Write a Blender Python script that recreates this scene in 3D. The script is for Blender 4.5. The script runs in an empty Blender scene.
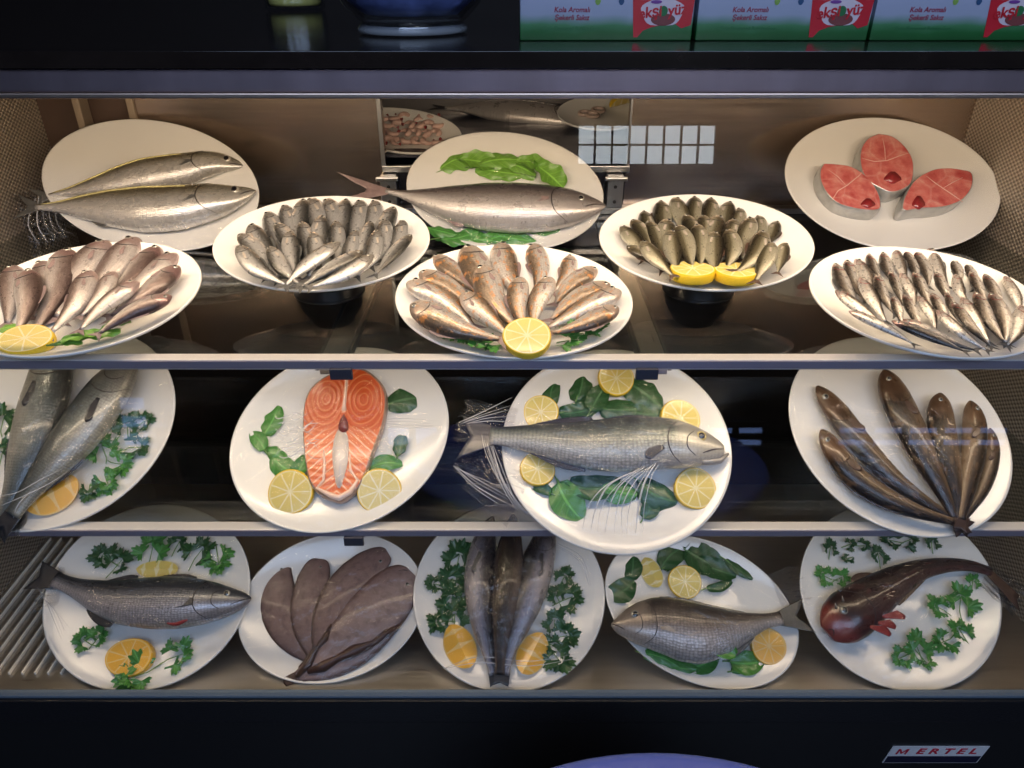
import bpy, bmesh, math, random
import numpy as np
from mathutils import Vector, Matrix

random.seed(7)
PI = math.pi
scn = bpy.context.scene
COL = scn.collection

# ------------------------------------------------------------------ camera
CAM_Z = 1.55
PITCH = math.radians(30)
F = 740.0
cam_data = bpy.data.cameras.new('camera')
cam_data.sensor_width = 36.0
cam_data.lens = F / 1024.0 * 36.0
cam_data.clip_start = 0.02
cam = bpy.data.objects.new('camera', cam_data)
cam.location = (0, 0, CAM_Z)
cam.rotation_euler = (PI / 2 - PITCH, 0, 0)
COL.objects.link(cam)
scn.camera = cam

# ------------------------------------------------------------------ exposure
scn.view_settings.view_transform = 'Standard'
scn.view_settings.look = 'None'
scn.view_settings.gamma = 1.0
scn.view_settings.exposure = 0.25
scn.view_settings.use_curve_mapping = False

# ------------------------------------------------------------------ world
w = bpy.data.worlds.new('world')
scn.world = w
w.use_nodes = True
bg = w.node_tree.nodes['Background']
bg.inputs[0].default_value = (0.30, 0.40, 0.75, 1)
bg.inputs[1].default_value = 0.15


def area(name, loc, size, energy, color, direction):
    l = bpy.data.lights.new(name, 'AREA')
    l.shape = 'RECTANGLE'
    l.size, l.size_y = size
    l.energy = energy
    l.color = color
    o = bpy.data.objects.new(name, l)
    o.location = loc
    o.rotation_euler = Vector(direction).to_track_quat('-Z', 'Y').to_euler()
    COL.objects.link(o)
    return o


WARM = (1.0, 0.76, 0.52)
area('canopy_strip_light', (-0.02, 0.885, 1.408), (1.72, 0.03), 6.3, WARM, (0, 0.9, -0.8))
area('rear_display_light', (0.0, 1.72, 1.43), (0.6, 0.08), 1.6, WARM, (0, 0, -1))
# daylight of the shop windows behind the photographer
area('window_daylight', (0.3, -1.2, 2.5), (2.8, 0.8), 31.0, (0.52, 0.68, 1.0), (0, 1, -0.75))
# added warm fill lights under the front rails of the two glass shelves
area('upper_rail_fill', (-0.02, 0.846, 1.084), (1.72, 0.012), 1.5, WARM, (0, 0.1, -1))
area('middle_rail_fill', (-0.02, 0.846, 0.802), (1.72, 0.012), 0.8, WARM, (0, -0.55, -1))

# ------------------------------------------------------------------ helpers


def ray(px, py):
    d = Vector(((px - 512) / F, 0, 0))
    fwd = Vector((0, math.cos(PITCH), -math.sin(PITCH)))
    up = Vector((0, math.sin(PITCH), math.cos(PITCH)))
    return d + fwd - up * ((py - 384) / F)


def at_y(px, py, y):
    r = ray(px, py)
    return Vector((0, 0, CAM_Z)) + r * (y / r.y)


def at_z(px, py, z):
    r = ray(px, py)
    return Vector((0, 0, CAM_Z)) + r * ((z - CAM_Z) / r.z)


def obj(name, mesh, mat=None, parent=None, label=None):
    o = bpy.data.objects.new(name, mesh)
    COL.objects.link(o)
    if mat is not None and not mesh.materials:
        for m_ in (mat if isinstance(mat, (list, tuple)) else [mat]):
            mesh.materials.append(m_)
    if parent is not None:
        o.parent = parent
    if label:
        o['label'] = label
    return o


def thing(name, label, cat, matrix=None, group=None):
    o = bpy.data.objects.new(name, None)
    o.empty_display_size = 0.02
    COL.objects.link(o)
    if matrix is not None:
        o.matrix_world = matrix
    o['label'] = label
    o['category'] = cat
    if group:
        o['group'] = group
    return o


def tag(o, label, cat, group=None):
    o['label'] = label
    o['category'] = cat
    if group:
        o['group'] = group
    return o


def mesh_from(name, verts, faces, uvs=None, smooth=True):
    me = bpy.data.meshes.new(name)
    me.from_pydata([tuple(v) for v in verts], [], faces)
    if uvs is not None:
        lay = me.uv_layers.new(name='UVMap')
        for poly in me.polygons:
            for li in poly.loop_indices:
                lay.data[li].uv = uvs[me.loops[li].vertex_index]
    if smooth:
        me.polygons.foreach_set('use_smooth', [True] * len(me.polygons))
    me.update()
    return me


def box_mesh(name, boxes, bevel=0.0):
    """boxes: list of (x0,y0,z0,x1,y1,z1)"""
    bm = bmesh.new()
    for x0, y0, z0, x1, y1, z1 in boxes:
        vs = [bm.verts.new(p) for p in ((x0, y0, z0), (x1, y0, z0), (x1, y1, z0), (x0, y1, z0),
                                        (x0, y0, z1), (x1, y0, z1), (x1, y1, z1), (x0, y1, z1))]
        for f in ((0, 3, 2, 1), (4, 5, 6, 7), (0, 1, 5, 4), (1, 2, 6, 5), (2, 3, 7, 6), (3, 0, 4, 7)):
            bm.faces.new([vs[i] for i in f])
    if bevel:
        bmesh.ops.bevel(bm, geom=bm.edges[:], offset=bevel, segments=2, affect='EDGES', profile=0.6)
    me = bpy.data.meshes.new(name)
    bm.to_mesh(me)
    bm.free()
    return me


def lathe_mesh(name, prof, n=48, sx=1.0, sy=1.0, closed_bottom=False):
    """prof: list of (r, z); elliptical by sx, sy"""
    verts, faces = [], []
    for r, z in prof:
        for k in range(n):
            a = 2 * PI * k / n
            verts.append((r * math.cos(a) * sx, r * math.sin(a) * sy, z))
    for i in range(len(prof) - 1):
        for k in range(n):
            k2 = (k + 1) % n
            faces.append((i * n + k, i * n + k2, (i + 1) * n + k2, (i + 1) * n + k))
    if prof[0][0] < 1e-4 or closed_bottom:
        pass
    return mesh_from(name, verts, faces)


def tube_mesh(name, pts, rad, n=6):
    pts = [Vector(p) for p in pts]
    rads = rad if isinstance(rad, (list, tuple)) else [rad] * len(pts)
    verts, faces = [], []
    for i, p in enumerate(pts):
        t = (pts[min(i + 1, len(pts) - 1)] - pts[max(i - 1, 0)])
        if t.length < 1e-9:
            t = Vector((1, 0, 0))
        t.normalize()
        a = t.cross(Vector((0, 0, 1)))
        if a.length < 1e-3:
            a = t.cross(Vector((0, 1, 0)))
        a.normalize()
        b = t.cross(a)
        for k in range(n):
            th = 2 * PI * k / n
            verts.append(p + (a * math.cos(th) + b * math.sin(th)) * rads[i])
    for i in range(len(pts) - 1):
        for k in range(n):
            k2 = (k + 1) % n
            faces.append((i * n + k, i * n + k2, (i + 1) * n + k2, (i + 1) * n + k))
    faces.append(tuple(range(n))[::-1])
    faces.append(tuple((len(pts) - 1) * n + k for k in range(n)))
    return mesh_from(name, verts, faces)


def catmull(pts, n):
    pts = [np.array(p, float) for p in pts]
    P = [2 * pts[0] - pts[1]] + pts + [2 * pts[-1] - pts[-2]]
    dense = []
    for i in range(1, len(P) - 2):
        for k in range(24):
            t = k / 24
            p0, p1, p2, p3 = P[i - 1], P[i], P[i + 1], P[i + 2]
            dense.append(0.5 * ((2 * p1) + (-p0 + p2) * t + (2 * p0 - 5 * p1 + 4 * p2 - p3) * t * t + (-p0 + 3 * p1 - 3 * p2 + p3) * t ** 3))
    dense.append(pts[-1])
    dense = np.array(dense)
    s = np.concatenate([[0], np.cumsum(np.linalg.norm(np.diff(dense, axis=0), axis=1))])
    tt = np.linspace(0, s[-1], n)
    return np.stack([np.interp(tt, s, dense[:, j]) for j in range(dense.shape[1])], 1), s[-1]


# ------------------------------------------------------------------ materials
class NT:
    def __init__(self, name):
        self.m = bpy.data.materials.new(name)
        self.m.use_nodes = True
        self.t = self.m.node_tree
        self.t.nodes.clear()
        self.out = self.n('ShaderNodeOutputMaterial')

    def n(self, typ, **kw):
        nd = self.t.nodes.new(typ)
        for k, v in kw.items():
            setattr(nd, k, v)
        return nd

    def l(self, a, b):
        self.t.links.new(a, b)

    def inp(self, node, key, val):
        if hasattr(val, 'is_output') or isinstance(val, bpy.types.NodeSocket):
            self.l(val, node.inputs[key])
        else:
            node.inputs[key].default_value = val

    def math(self, op, a, b=None, c=None):
        nd = self.n('ShaderNodeMath', operation=op)
        self.inp(nd, 0, a)
        if b is not None:
            self.inp(nd, 1, b)
        if c is not None:
            self.inp(nd, 2, c)
        return nd.outputs[0]

    def ramp(self, fac, stops, interp='LINEAR'):
        nd = self.n('ShaderNodeValToRGB')
        nd.color_ramp.interpolation = interp
        el = nd.color_ramp.elements
        while len(el) > 1:
            el.remove(el[-1])
        el[0].position, el[0].color = stops[0][0], (*stops[0][1], 1)
        for p, c in stops[1:]:
            e = el.new(p)
            e.color = (*c, 1)
        self.inp(nd, 0, fac)
        return nd.outputs[0]

    def mix(self, fac, a, b, blend='MIX'):
        nd = self.n('ShaderNodeMix', data_type='RGBA', blend_type=blend)
        self.inp(nd, 0, fac)
        for i, v in ((6, a), (7, b)):
            if isinstance(v, tuple):
                nd.inputs[i].default_value = (*v, 1) if len(v) == 3 else v
            else:
                self.l(v, nd.inputs[i])
        return nd.outputs[2]

    def noise(self, scale, detail=3, vec=None, rough=0.5):
        nd = self.n('ShaderNodeTexNoise')
        nd.inputs['Scale'].default_value = scale
        nd.inputs['Detail'].default_value = detail
        nd.inputs['Roughness'].default_value = rough
        if vec is not None:
            self.l(vec, nd.inputs['Vector'])
        return nd.outputs['Fac']

    def coord(self, which='Object'):
        return self.n('ShaderNodeTexCoord').outputs[which]

    def mapping(self, vec, scale=(1, 1, 1), loc=(0, 0, 0), rot=(0, 0, 0)):
        nd = self.n('ShaderNodeMapping')
        self.l(vec, nd.inputs[0])
        nd.inputs['Scale'].default_value = scale
        nd.inputs['Location'].default_value = loc
        nd.inputs['Rotation'].default_value = rot
        return nd.outputs[0]

    def bump(self, h, strength=0.3, dist=0.001):
        nd = self.n('ShaderNodeBump')
        nd.inputs['Strength'].default_value = strength
        nd.inputs['Distance'].default_value = dist
        self.l(h, nd.inputs['Height'])
        return nd.outputs[0]

    def bsdf(self, color, rough=0.5, metal=0.0, normal=None, coat=0.0, trans=0.0, sss=0.0, spec=0.5, alpha=None):
        nd = self.n('ShaderNodeBsdfPrincipled')
        if isinstance(color, tuple):
            nd.inputs['Base Color'].default_value = (*color, 1)
        else:
            self.l(color, nd.inputs['Base Color'])
        self.inp(nd, 'Roughness', rough)
        self.inp(nd, 'Metallic', metal)
        nd.inputs['Coat Weight'].default_value = coat
        nd.inputs['Coat Roughness'].default_value = 0.12
        nd.inputs['Transmission Weight'].default_value = trans
        nd.inputs['Specular IOR Level'].default_value = spec
        if sss:
            nd.inputs['Subsurface Weight'].default_value = sss
            nd.inputs['Subsurface Radius'].default_value = (0.006, 0.003, 0.002)
            nd.inputs['Subsurface Scale'].default_value = 1.0
        if normal is not None:
            self.l(normal, nd.inputs['Normal'])
        if alpha is not None:
            self.inp(nd, 'Alpha', alpha)
        self.l(nd.outputs[0], self.out.inputs[0])
        return nd

    def done(self):
        return self.m


def simple(name, color, rough=0.5, metal=0.0, coat=0.0, nscale=0, namp=0.15, bump=0.0, sss=0.0, spec=0.5):
    t = NT(name)
    c = color
    nrm = None
    if nscale:
        nz = t.noise(nscale, 4, t.coord())
        dark = tuple(x * (1 - namp) for x in color)
        lite = tuple(min(1, x * (1 + namp)) for x in color)
        c = t.mix(nz, dark, lite)
        if bump:
            nrm = t.bump(nz, bump, 0.002)
    t.bsdf(c, rough, metal, nrm, coat, sss=sss, spec=spec)
    return t.done()


def brushed(name, color, rough=0.3, stretch=(1, 1, 60), amp=0.25, metal=1.0):
    t = NT(name)
    nz = t.noise(6, 5, t.mapping(t.coord(), stretch), 0.6)
    big = t.noise(1.3, 2, t.coord())
    v = t.math('MULTIPLY_ADD', nz, 0.6, t.math('MULTIPLY', big, 0.4))
    c = t.mix(v, tuple(x * (1 - amp) for x in color), tuple(min(1, x * (1 + amp)) for x in color))
    r = t.math('MULTIPLY_ADD', nz, 0.15, rough - 0.07)
    t.bsdf(c, r, metal, t.bump(nz, 0.08, 0.001))
    return t.done()


def glass_mat(name, tint=(0.96, 0.98, 0.98), base=0.04, grow=0.6, rough=0.0, smudge=0.0, bumpscale=0, bumpstr=0):
    t = NT(name)
    tr = t.n('ShaderNodeBsdfTransparent')
    tr.inputs[0].default_value = (*tint, 1)
    gl = t.n('ShaderNodeBsdfGlossy')
    gl.inputs['Roughness'].default_value = rough
    lw = t.n('ShaderNodeLayerWeight')
    lw.inputs[0].default_value = 0.5
    fac = t.math('MULTIPLY_ADD', t.math('POWER', lw.outputs['Facing'], 3.5), grow, base)
    if bumpscale:
        nz = t.noise(bumpscale, 5, t.coord(), 0.65)
        vo = t.n('ShaderNodeTexVoronoi', feature='DISTANCE_TO_EDGE')
        vo.inputs['Scale'].default_value = bumpscale * 0.7
        t.l(t.mapping(t.coord(), (1, 2.6, 1), rot=(0, 0, 0.5)), vo.inputs['Vector'])
        h = t.math('ADD', nz, t.math('MINIMUM', t.math('MULTIPLY', vo.outputs[0], 2.0), 0.4))
        nb = t.bump(h, bumpstr, 0.01)
        t.l(nb, gl.inputs['Normal'])
    mx = t.n('ShaderNodeMixShader')
    t.l(fac, mx.inputs[0])
    t.l(tr.outputs[0], mx.inputs[1])
    t.l(gl.outputs[0], mx.inputs[2])
    t.l(mx.outputs[0], t.out.inputs[0])
    return t.done()


def emit_mat(name, color, strength):
    t = NT(name)
    e = t.n('ShaderNodeEmission')
    e.inputs[0].default_value = (*color, 1)
    e.inputs[1].default_value = strength
    t.l(e.outputs[0], t.out.inputs[0])
    return t.done()


def fish_mat(name, stops, head=None, metal=0.45, rough=0.3, scales=(70, 26), scale_amp=0.25, noise_amp=0.12,
             spots=None, stripes=None, belly_red=None, coat=0.4, bumpstr=0.35, irid=0.0, yellow=None, mottle=0.25, dark=0.6):
    """UV: x = 0 at the snout .. 1 at the tail root; y = 0 belly .. 1 back."""
    t = NT(name)
    uv = t.coord('UV')
    sep = t.n('ShaderNodeSeparateXYZ')
    t.l(uv, sep.inputs[0])
    u, v = sep.outputs[0], sep.outputs[1]
    nz = t.noise(4, 4, t.mapping(uv, (3.0, 1.0, 1)), 0.6)
    fine = t.noise(22, 4, t.mapping(uv, (4.0, 1.0, 1)), 0.7)
    vv = t.math('ADD', v, t.math('MULTIPLY', t.math('SUBTRACT', nz, 0.5), noise_amp))
    stops = [(p_, tuple(x * (1 - (1 - dark) * min(1, p_ / .7) ** 2) for x in c_)) for p_, c_ in stops]
    c = t.ramp(vv, stops)
    # scales
    vo = t.n('ShaderNodeTexVoronoi')
    vo.inputs['Scale'].default_value = 1.0
    vo.inputs['Randomness'].default_value = 0.35
    t.l(t.mapping(uv, (scales[0], scales[1], 1)), vo.inputs['Vector'])
    sc = vo.outputs['Distance']
    c = t.mix(t.math('MULTIPLY', sc, scale_amp), c, (0.02, 0.02, 0.02))
    c = t.mix(0.5, c, t.ramp(fine, [(.30, (.45, .45, .45)), (.52, (1, 1, 1))]), 'MULTIPLY')
    mot = t.noise(5, 6, t.mapping(uv, (3.6, 1.0, 1)), 0.7)
    c = t.mix(mottle, c, t.ramp(mot, [(.32, (.55, .53, .50)), (.50, (1, 1, 1)), (.70, (1.1, 1.1, 1.08))]), 'MULTIPLY')
    if stripes:
        wv = t.n('ShaderNodeTexWave', bands_direction='X')
        wv.inputs['Scale'].default_value = stripes[0]
        wv.inputs['Distortion'].default_value = 4.0
        wv.inputs['Detail'].default_value = 2
        t.l(t.mapping(uv, (1, 0.4, 1)), wv.inputs['Vector'])
        f = t.math('MULTIPLY', t.math('GREATER_THAN', wv.outputs['Fac'], 0.55),
                   t.ramp(v, [(stripes[2], (0, 0, 0)), (min(1, stripes[2] + 0.08), (1, 1, 1))]))
        c = t.mix(t.math('MULTIPLY', f, stripes[3]), c, stripes[1])
    if spots:
        vs = t.n('ShaderNodeTexNoise')
        vs.inputs['Scale'].default_value = spots[0]
        vs.inputs['Detail'].default_value = 5
        t.l(t.mapping(uv, (2.5, 1, 1)), vs.inputs['Vector'])
        f = t.ramp(vs.outputs['Fac'], [(spots[2], (0, 0, 0)), (spots[2] + 0.08, (1, 1, 1))])
        c = t.mix(t.math('MULTIPLY', f, spots[3]), c, spots[1])
    if head:
        f = t.ramp(t.math('ADD', u, t.math('MULTIPLY', t.math('SUBTRACT', nz, 0.5), 0.06)),
                   [(head[1] - 0.03, (1, 1, 1)), (head[1] + 0.03, (0, 0, 0))])
        c = t.mix(t.math('MULTIPLY', f, head[2]), c, head[0])
    h = t.math('ADD', t.math('MULTIPLY', sc, 0.8), t.math('MULTIPLY', fine, 0.6))
    isbody = t.ramp(u, [(0.2, (0.15, 0.15, 0.15)), (0.28, (1, 1, 1))])
    h = t.math('MULTIPLY', h, isbody)
    r = t.math('MULTIPLY_ADD', nz, 0.25, rough - 0.1)
    t.bsdf(c, r, metal, t.bump(h, bumpstr, 0.0015), coat)
    return t.done()


M = {}
M['porcelain'] = simple('white_porcelain', (0.84, 0.83, 0.79), 0.14, coat=0.3, nscale=3, namp=0.02)
M['granite'] = simple('black_granite', (0.016, 0.011, 0.009), 0.16, nscale=40, namp=0.5)
M['rough_black'] = simple('black_ledge_paint', (0.012, 0.012, 0.014), 0.3, nscale=300, namp=0.7, bump=0.3)
M['black'] = simple('black_plastic', (0.012, 0.012, 0.013), 0.35)
M['clip'] = simple('grey_clip_plastic', (0.04, 0.042, 0.06), 0.45)
M['steel_trim'] = brushed('brushed_steel_trim', (0.42, 0.33, 0.36), 0.42, (5, 1, 1))
M['steel_back'] = brushed('brushed_steel_back', (0.46, 0.37, 0.30), 0.22, (0.6, 1, 30))
M['steel_deck'] = brushed('brushed_steel_deck', (0.62, 0.59, 0.55), 0.3, (1, 20, 1))
M['rail'] = simple('pale_aluminium_rail', (0.80, 0.78, 0.76), 0.38, 0.35)
M['bracket'] = brushed('bracket_steel', (0.42, 0.42, 0.42), 0.3, (30, 1, 1))
M['glass'] = glass_mat('clear_shelf_glass', (0.92, 0.95, 0.94), 0.05, 0.75)
M['pane'] = glass_mat('clear_front_glass', (0.97, 0.98, 0.985), 0.045, 0.5)
M['film'] = glass_mat('cling_film', (0.99, 0.99, 0.993), 0.022, 0.35, 0.07, bumpscale=26, bumpstr=0.35)
M['film_bunch'] = glass_mat('gathered_cling_film', (0.93, 0.93, 0.94), 0.10, 0.6, 0.10, bumpscale=60, bumpstr=1.0)
M['glass_edge'] = simple('glass_edge_blue', (0.15, 0.20, 0.26), 0.2, 0.2)
M['eye'] = simple('eye_silver', (0.42, 0.40, 0.34), 0.15, 0.3, coat=1)
M['eye_gold'] = simple('eye_gold', (0.62, 0.52, 0.22), 0.15, 0.2, coat=1)
M['pupil'] = simple('eye_pupil', (0.01, 0.01, 0.012), 0.05, coat=1)
M['dark_line'] = simple('dark_gill_slit', (0.03, 0.022, 0.02), 0.4)
M['red_line'] = simple('red_gill', (0.30, 0.03, 0.03), 0.35)
M['fin_grey'] = simple('grey_fin', (0.10, 0.10, 0.095), 0.35, 0.2, nscale=120, namp=0.5, bump=0.4, coat=0.3)
M['fin_dark'] = simple('dark_fin', (0.035, 0.035, 0.04), 0.3, 0.1, nscale=120, namp=0.5, bump=0.4, coat=0.4)
M['fin_pale'] = simple('pale_fin', (0.42, 0.36, 0.30), 0.35, 0.1, nscale=120, namp=0.4, bump=0.4, coat=0.3)
M['fin_pink'] = simple('pinkish_fin', (0.28, 0.20, 0.19), 0.35, 0.1, nscale=120, namp=0.4, bump=0.4, coat=0.3)
M['fin_red'] = simple('red_fin', (0.26, 0.025, 0.025), 0.35, 0.0, nscale=120, namp=0.4, bump=0.4, coat=0.3)
M['fin_brown'] = simple('brown_fin', (0.07, 0.038, 0.025), 0.35, 0.0, nscale=120, namp=0.4, bump=0.4, coat=0.3)


def leaf_mat(name, a, b, rough=0.35):
    t = NT(name)
    uv = t.coord('UV')
    sep = t.n('ShaderNodeSeparateXYZ')
    t.l(uv, sep.inputs[0])
    s = t.math('ABSOLUTE', t.math('SUBTRACT', sep.outputs[1], 0.5))
    vein = t.math('LESS_THAN', s, 0.035)
    side = t.math('LESS_THAN', t.math('ABSOLUTE', t.math('SUBTRACT', t.math('FRACT', t.math('ADD', t.math('MULTIPLY', sep.outputs[0], 7), t.math('MULTIPLY', s, -3))), 0.5)), 0.06)
    nz = t.noise(6, 4, uv)
    c = t.mix(nz, a, b)
    c = t.mix(t.math('MULTIPLY', t.math('MAXIMUM', vein, t.math('MULTIPLY', side, 0.5)), 0.45), c, tuple(min(1, x * 2.2 + 0.05) for x in b))
    bs = t.bsdf(c, rough, 0.0, t.bump(t.math('ADD', nz, t.math('MAXIMUM', vein, side)), 0.3, 0.001), 0.15)
    return t.done()


M['leaf_bright'] = leaf_mat('bright_green_leaf', (0.10, 0.26, 0.03), (0.20, 0.42, 0.06))
M['leaf_mid'] = leaf_mat('green_leaf', (0.035, 0.16, 0.025), (0.08, 0.28, 0.05))
M['leaf_dark'] = leaf_mat('dark_green_leaf', (0.012, 0.055, 0.015), (0.03, 0.11, 0.03))
M['stem'] = simple('pale_green_stem', (0.16, 0.30, 0.08), 0.4)


def lemon_flesh(name, pulp, memb):
    t = NT(name)
    co = t.coord('UV')      # UV holds (angle/2pi, radius)
    sep = t.n('ShaderNodeSeparateXYZ')
    t.l(co, sep.inputs[0])
    a, r = sep.outputs[0], sep.outputs[1]
    f = t.math('ABSOLUTE', t.math('SUBTRACT', t.math('FRACT', t.math('MULTIPLY', a, 9.0)), 0.5))
    lim = t.math('SUBTRACT', 0.5, t.math('DIVIDE', 0.045, t.math('MAXIMUM', r, 0.06)))
    line = t.math('GREATER_THAN', f, lim)
    pith = t.math('GREATER_THAN', r, 0.88)
    core = t.math('LESS_THAN', r, 0.09)
    w_ = t.math('MAXIMUM', t.math('MAXIMUM', line, pith), core)
    nz = t.noise(30, 3, t.mapping(co, (6, 1, 1)))
    c = t.mix(nz, pulp, tuple(min(1, x * 1.35) for x in pulp))
    c = t.mix(t.math('MULTIPLY', w_, 0.8), c, memb)
    t.bsdf(c, 0.25, 0, t.bump(nz, 0.3, 0.001), 0.4, sss=0.15)
    return t.done()


M['lemon_flesh'] = lemon_flesh('lemon_flesh', (0.62, 0.50, 0.14), (0.86, 0.80, 0.50))
M['lemon_flesh_deep'] = lemon_flesh('deep_lemon_flesh', (0.80, 0.42, 0.06), (0.90, 0.66, 0.28))
M['lemon_rind'] = simple('lemon_rind', (0.86, 0.58, 0.03), 0.35, coat=0.2, nscale=300, namp=0.12, bump=0.2)
M['lemon_rind_deep'] = simple('deep_lemon_rind', (0.86, 0.48, 0.03), 0.35, coat=0.2, nscale=300, namp=0.12, bump=0.2)

# ------------------------------------------------------------------ plates
PLATES = {}


class Plate:
    """A plate whose rim outline is read off the picture and set on a tilted plane at its support."""

    def __init__(self, key, cx, cy, a, b, rot, tilt, zsup, roll=0.0, rim=0.024, ysup=None):
        rot = math.radians(rot)
        tau = math.radians(tilt)
        pts = []
        for k in range(72):
            th = 2 * PI * k / 72
            x, y = a * math.cos(th), b * math.sin(th)
            pts.append((cx + x * math.cos(rot) - y * math.sin(rot), cy + x * math.sin(rot) + y * math.cos(rot)))
        low = max(pts, key=lambda p: p[1])
        anchor = at_z(low[0], low[1], zsup) if ysup is None else at_y(low[0], low[1], ysup)
        X = Vector((1, 0, 0))
        Y = Vector((0, math.cos(tau), math.sin(tau)))
        N = X.cross(Y)
        self.N = N
        O = Vector((0, 0, CAM_Z))

        def hit(px, py, h=0.0):
            r = ray(px, py)
            t_ = (anchor + N * h - O).dot(N) / r.dot(N)
            return O + r * t_
        P3 = [hit(*p) for p in pts]
        q = np.array([[(p - anchor).dot(X), (p - anchor).dot(Y)] for p in P3])
        # least-squares conic fit
        mu = q.mean(0)
        s = np.abs(q - mu).max()
        xs, ys = ((q - mu) / s).T
        A = np.stack([xs * xs, xs * ys, ys * ys, xs, ys], 1)
        c = np.linalg.lstsq(A, np.ones(len(xs)), rcond=None)[0]
        Q = np.array([[c[0], c[1] / 2], [c[1] / 2, c[2]]])
        ctr = np.linalg.solve(2 * Q, -c[3:5])
        k_ = 1 + ctr @ Q @ ctr
        ev, vec = np.linalg.eigh(Q / k_)
        ax = 1 / np.sqrt(ev) * s
        d = vec[:, 0]
        if d[0] < 0:
            d = -d
        self.a, self.b = float(ax[0]), float(ax[1])
        self.ang = math.atan2(d[1], d[0])
        ctr = ctr * s + mu
        rimc = anchor + X * float(ctr[0]) + Y * float(ctr[1])
        self.rim = rim
        base = rimc - N * rim
        self.mat = Matrix(((X.x, Y.x, N.x, base.x), (X.y, Y.y, N.y, base.y), (X.z, Y.z, N.z, base.z), (0, 0, 0, 1)))
        self.inv = self.mat.inverted()
        self.base = base
        self.key = key
        PLATES[key] = self

    def loc(self, px, py, z=0.006):
        """pixel -> plate-local (x, y) on the plane z above the plate's foot plane"""
        r = ray(px, py)
        O = Vector((0, 0, CAM_Z))
        p0 = self.base + self.N * z
        t_ = (p0 - O).dot(self.N) / r.dot(self.N)
        p = self.inv @ (O + r * t_)
        return np.array([p.x, p.y])

    def surf(self, x, y):
        """height of the plate's upper face at local x, y"""
        ca, sa = math.cos(-self.ang), math.sin(-self.ang)
        u, v = x * ca - y * sa, x * sa + y * ca
        r = math.hypot(u / self.a, v / self.b)
        return 0.005 + (self.rim - 0.005) * min(1, max(0, (r - 0.55) / 0.45)) ** 1.3

    def build(self, label, group='white oval plates in the display case'):
        t = thing('serving_plate', label, 'plate', self.mat @ Matrix.Rotation(self.ang, 4, 'Z'), group)
        R = self.rim
        prof = [(0.0001, 0.005), (0.3, 0.005), (0.5, 0.0052), (0.58, 0.0062), (0.68, 0.0092), (0.80, 0.0138), (0.90, R - 0.0055), (0.975, R - 0.0012),
                (0.99, R), (1.0, R - 0.0008), (1.0, R - 0.003), (0.985, R - 0.005), (0.90, R - 0.0105), (0.78, 0.0085), (0.66, 0.0030), (0.60, 0.001)]
        obj('dish', lathe_mesh('dish', prof, 96, self.a, self.b), M['porcelain'], t)
        foot = [(0.60, 0.003), (0.60, -0.001), (0.585, -0.002), (0.57, -0.001), (0.56, 0.002), (0.0001, 0.002)]
        obj('foot_ring', lathe_mesh('foot_ring', foot, 64, self.a, self.b), M['porcelain'], t)
        return t


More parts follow.
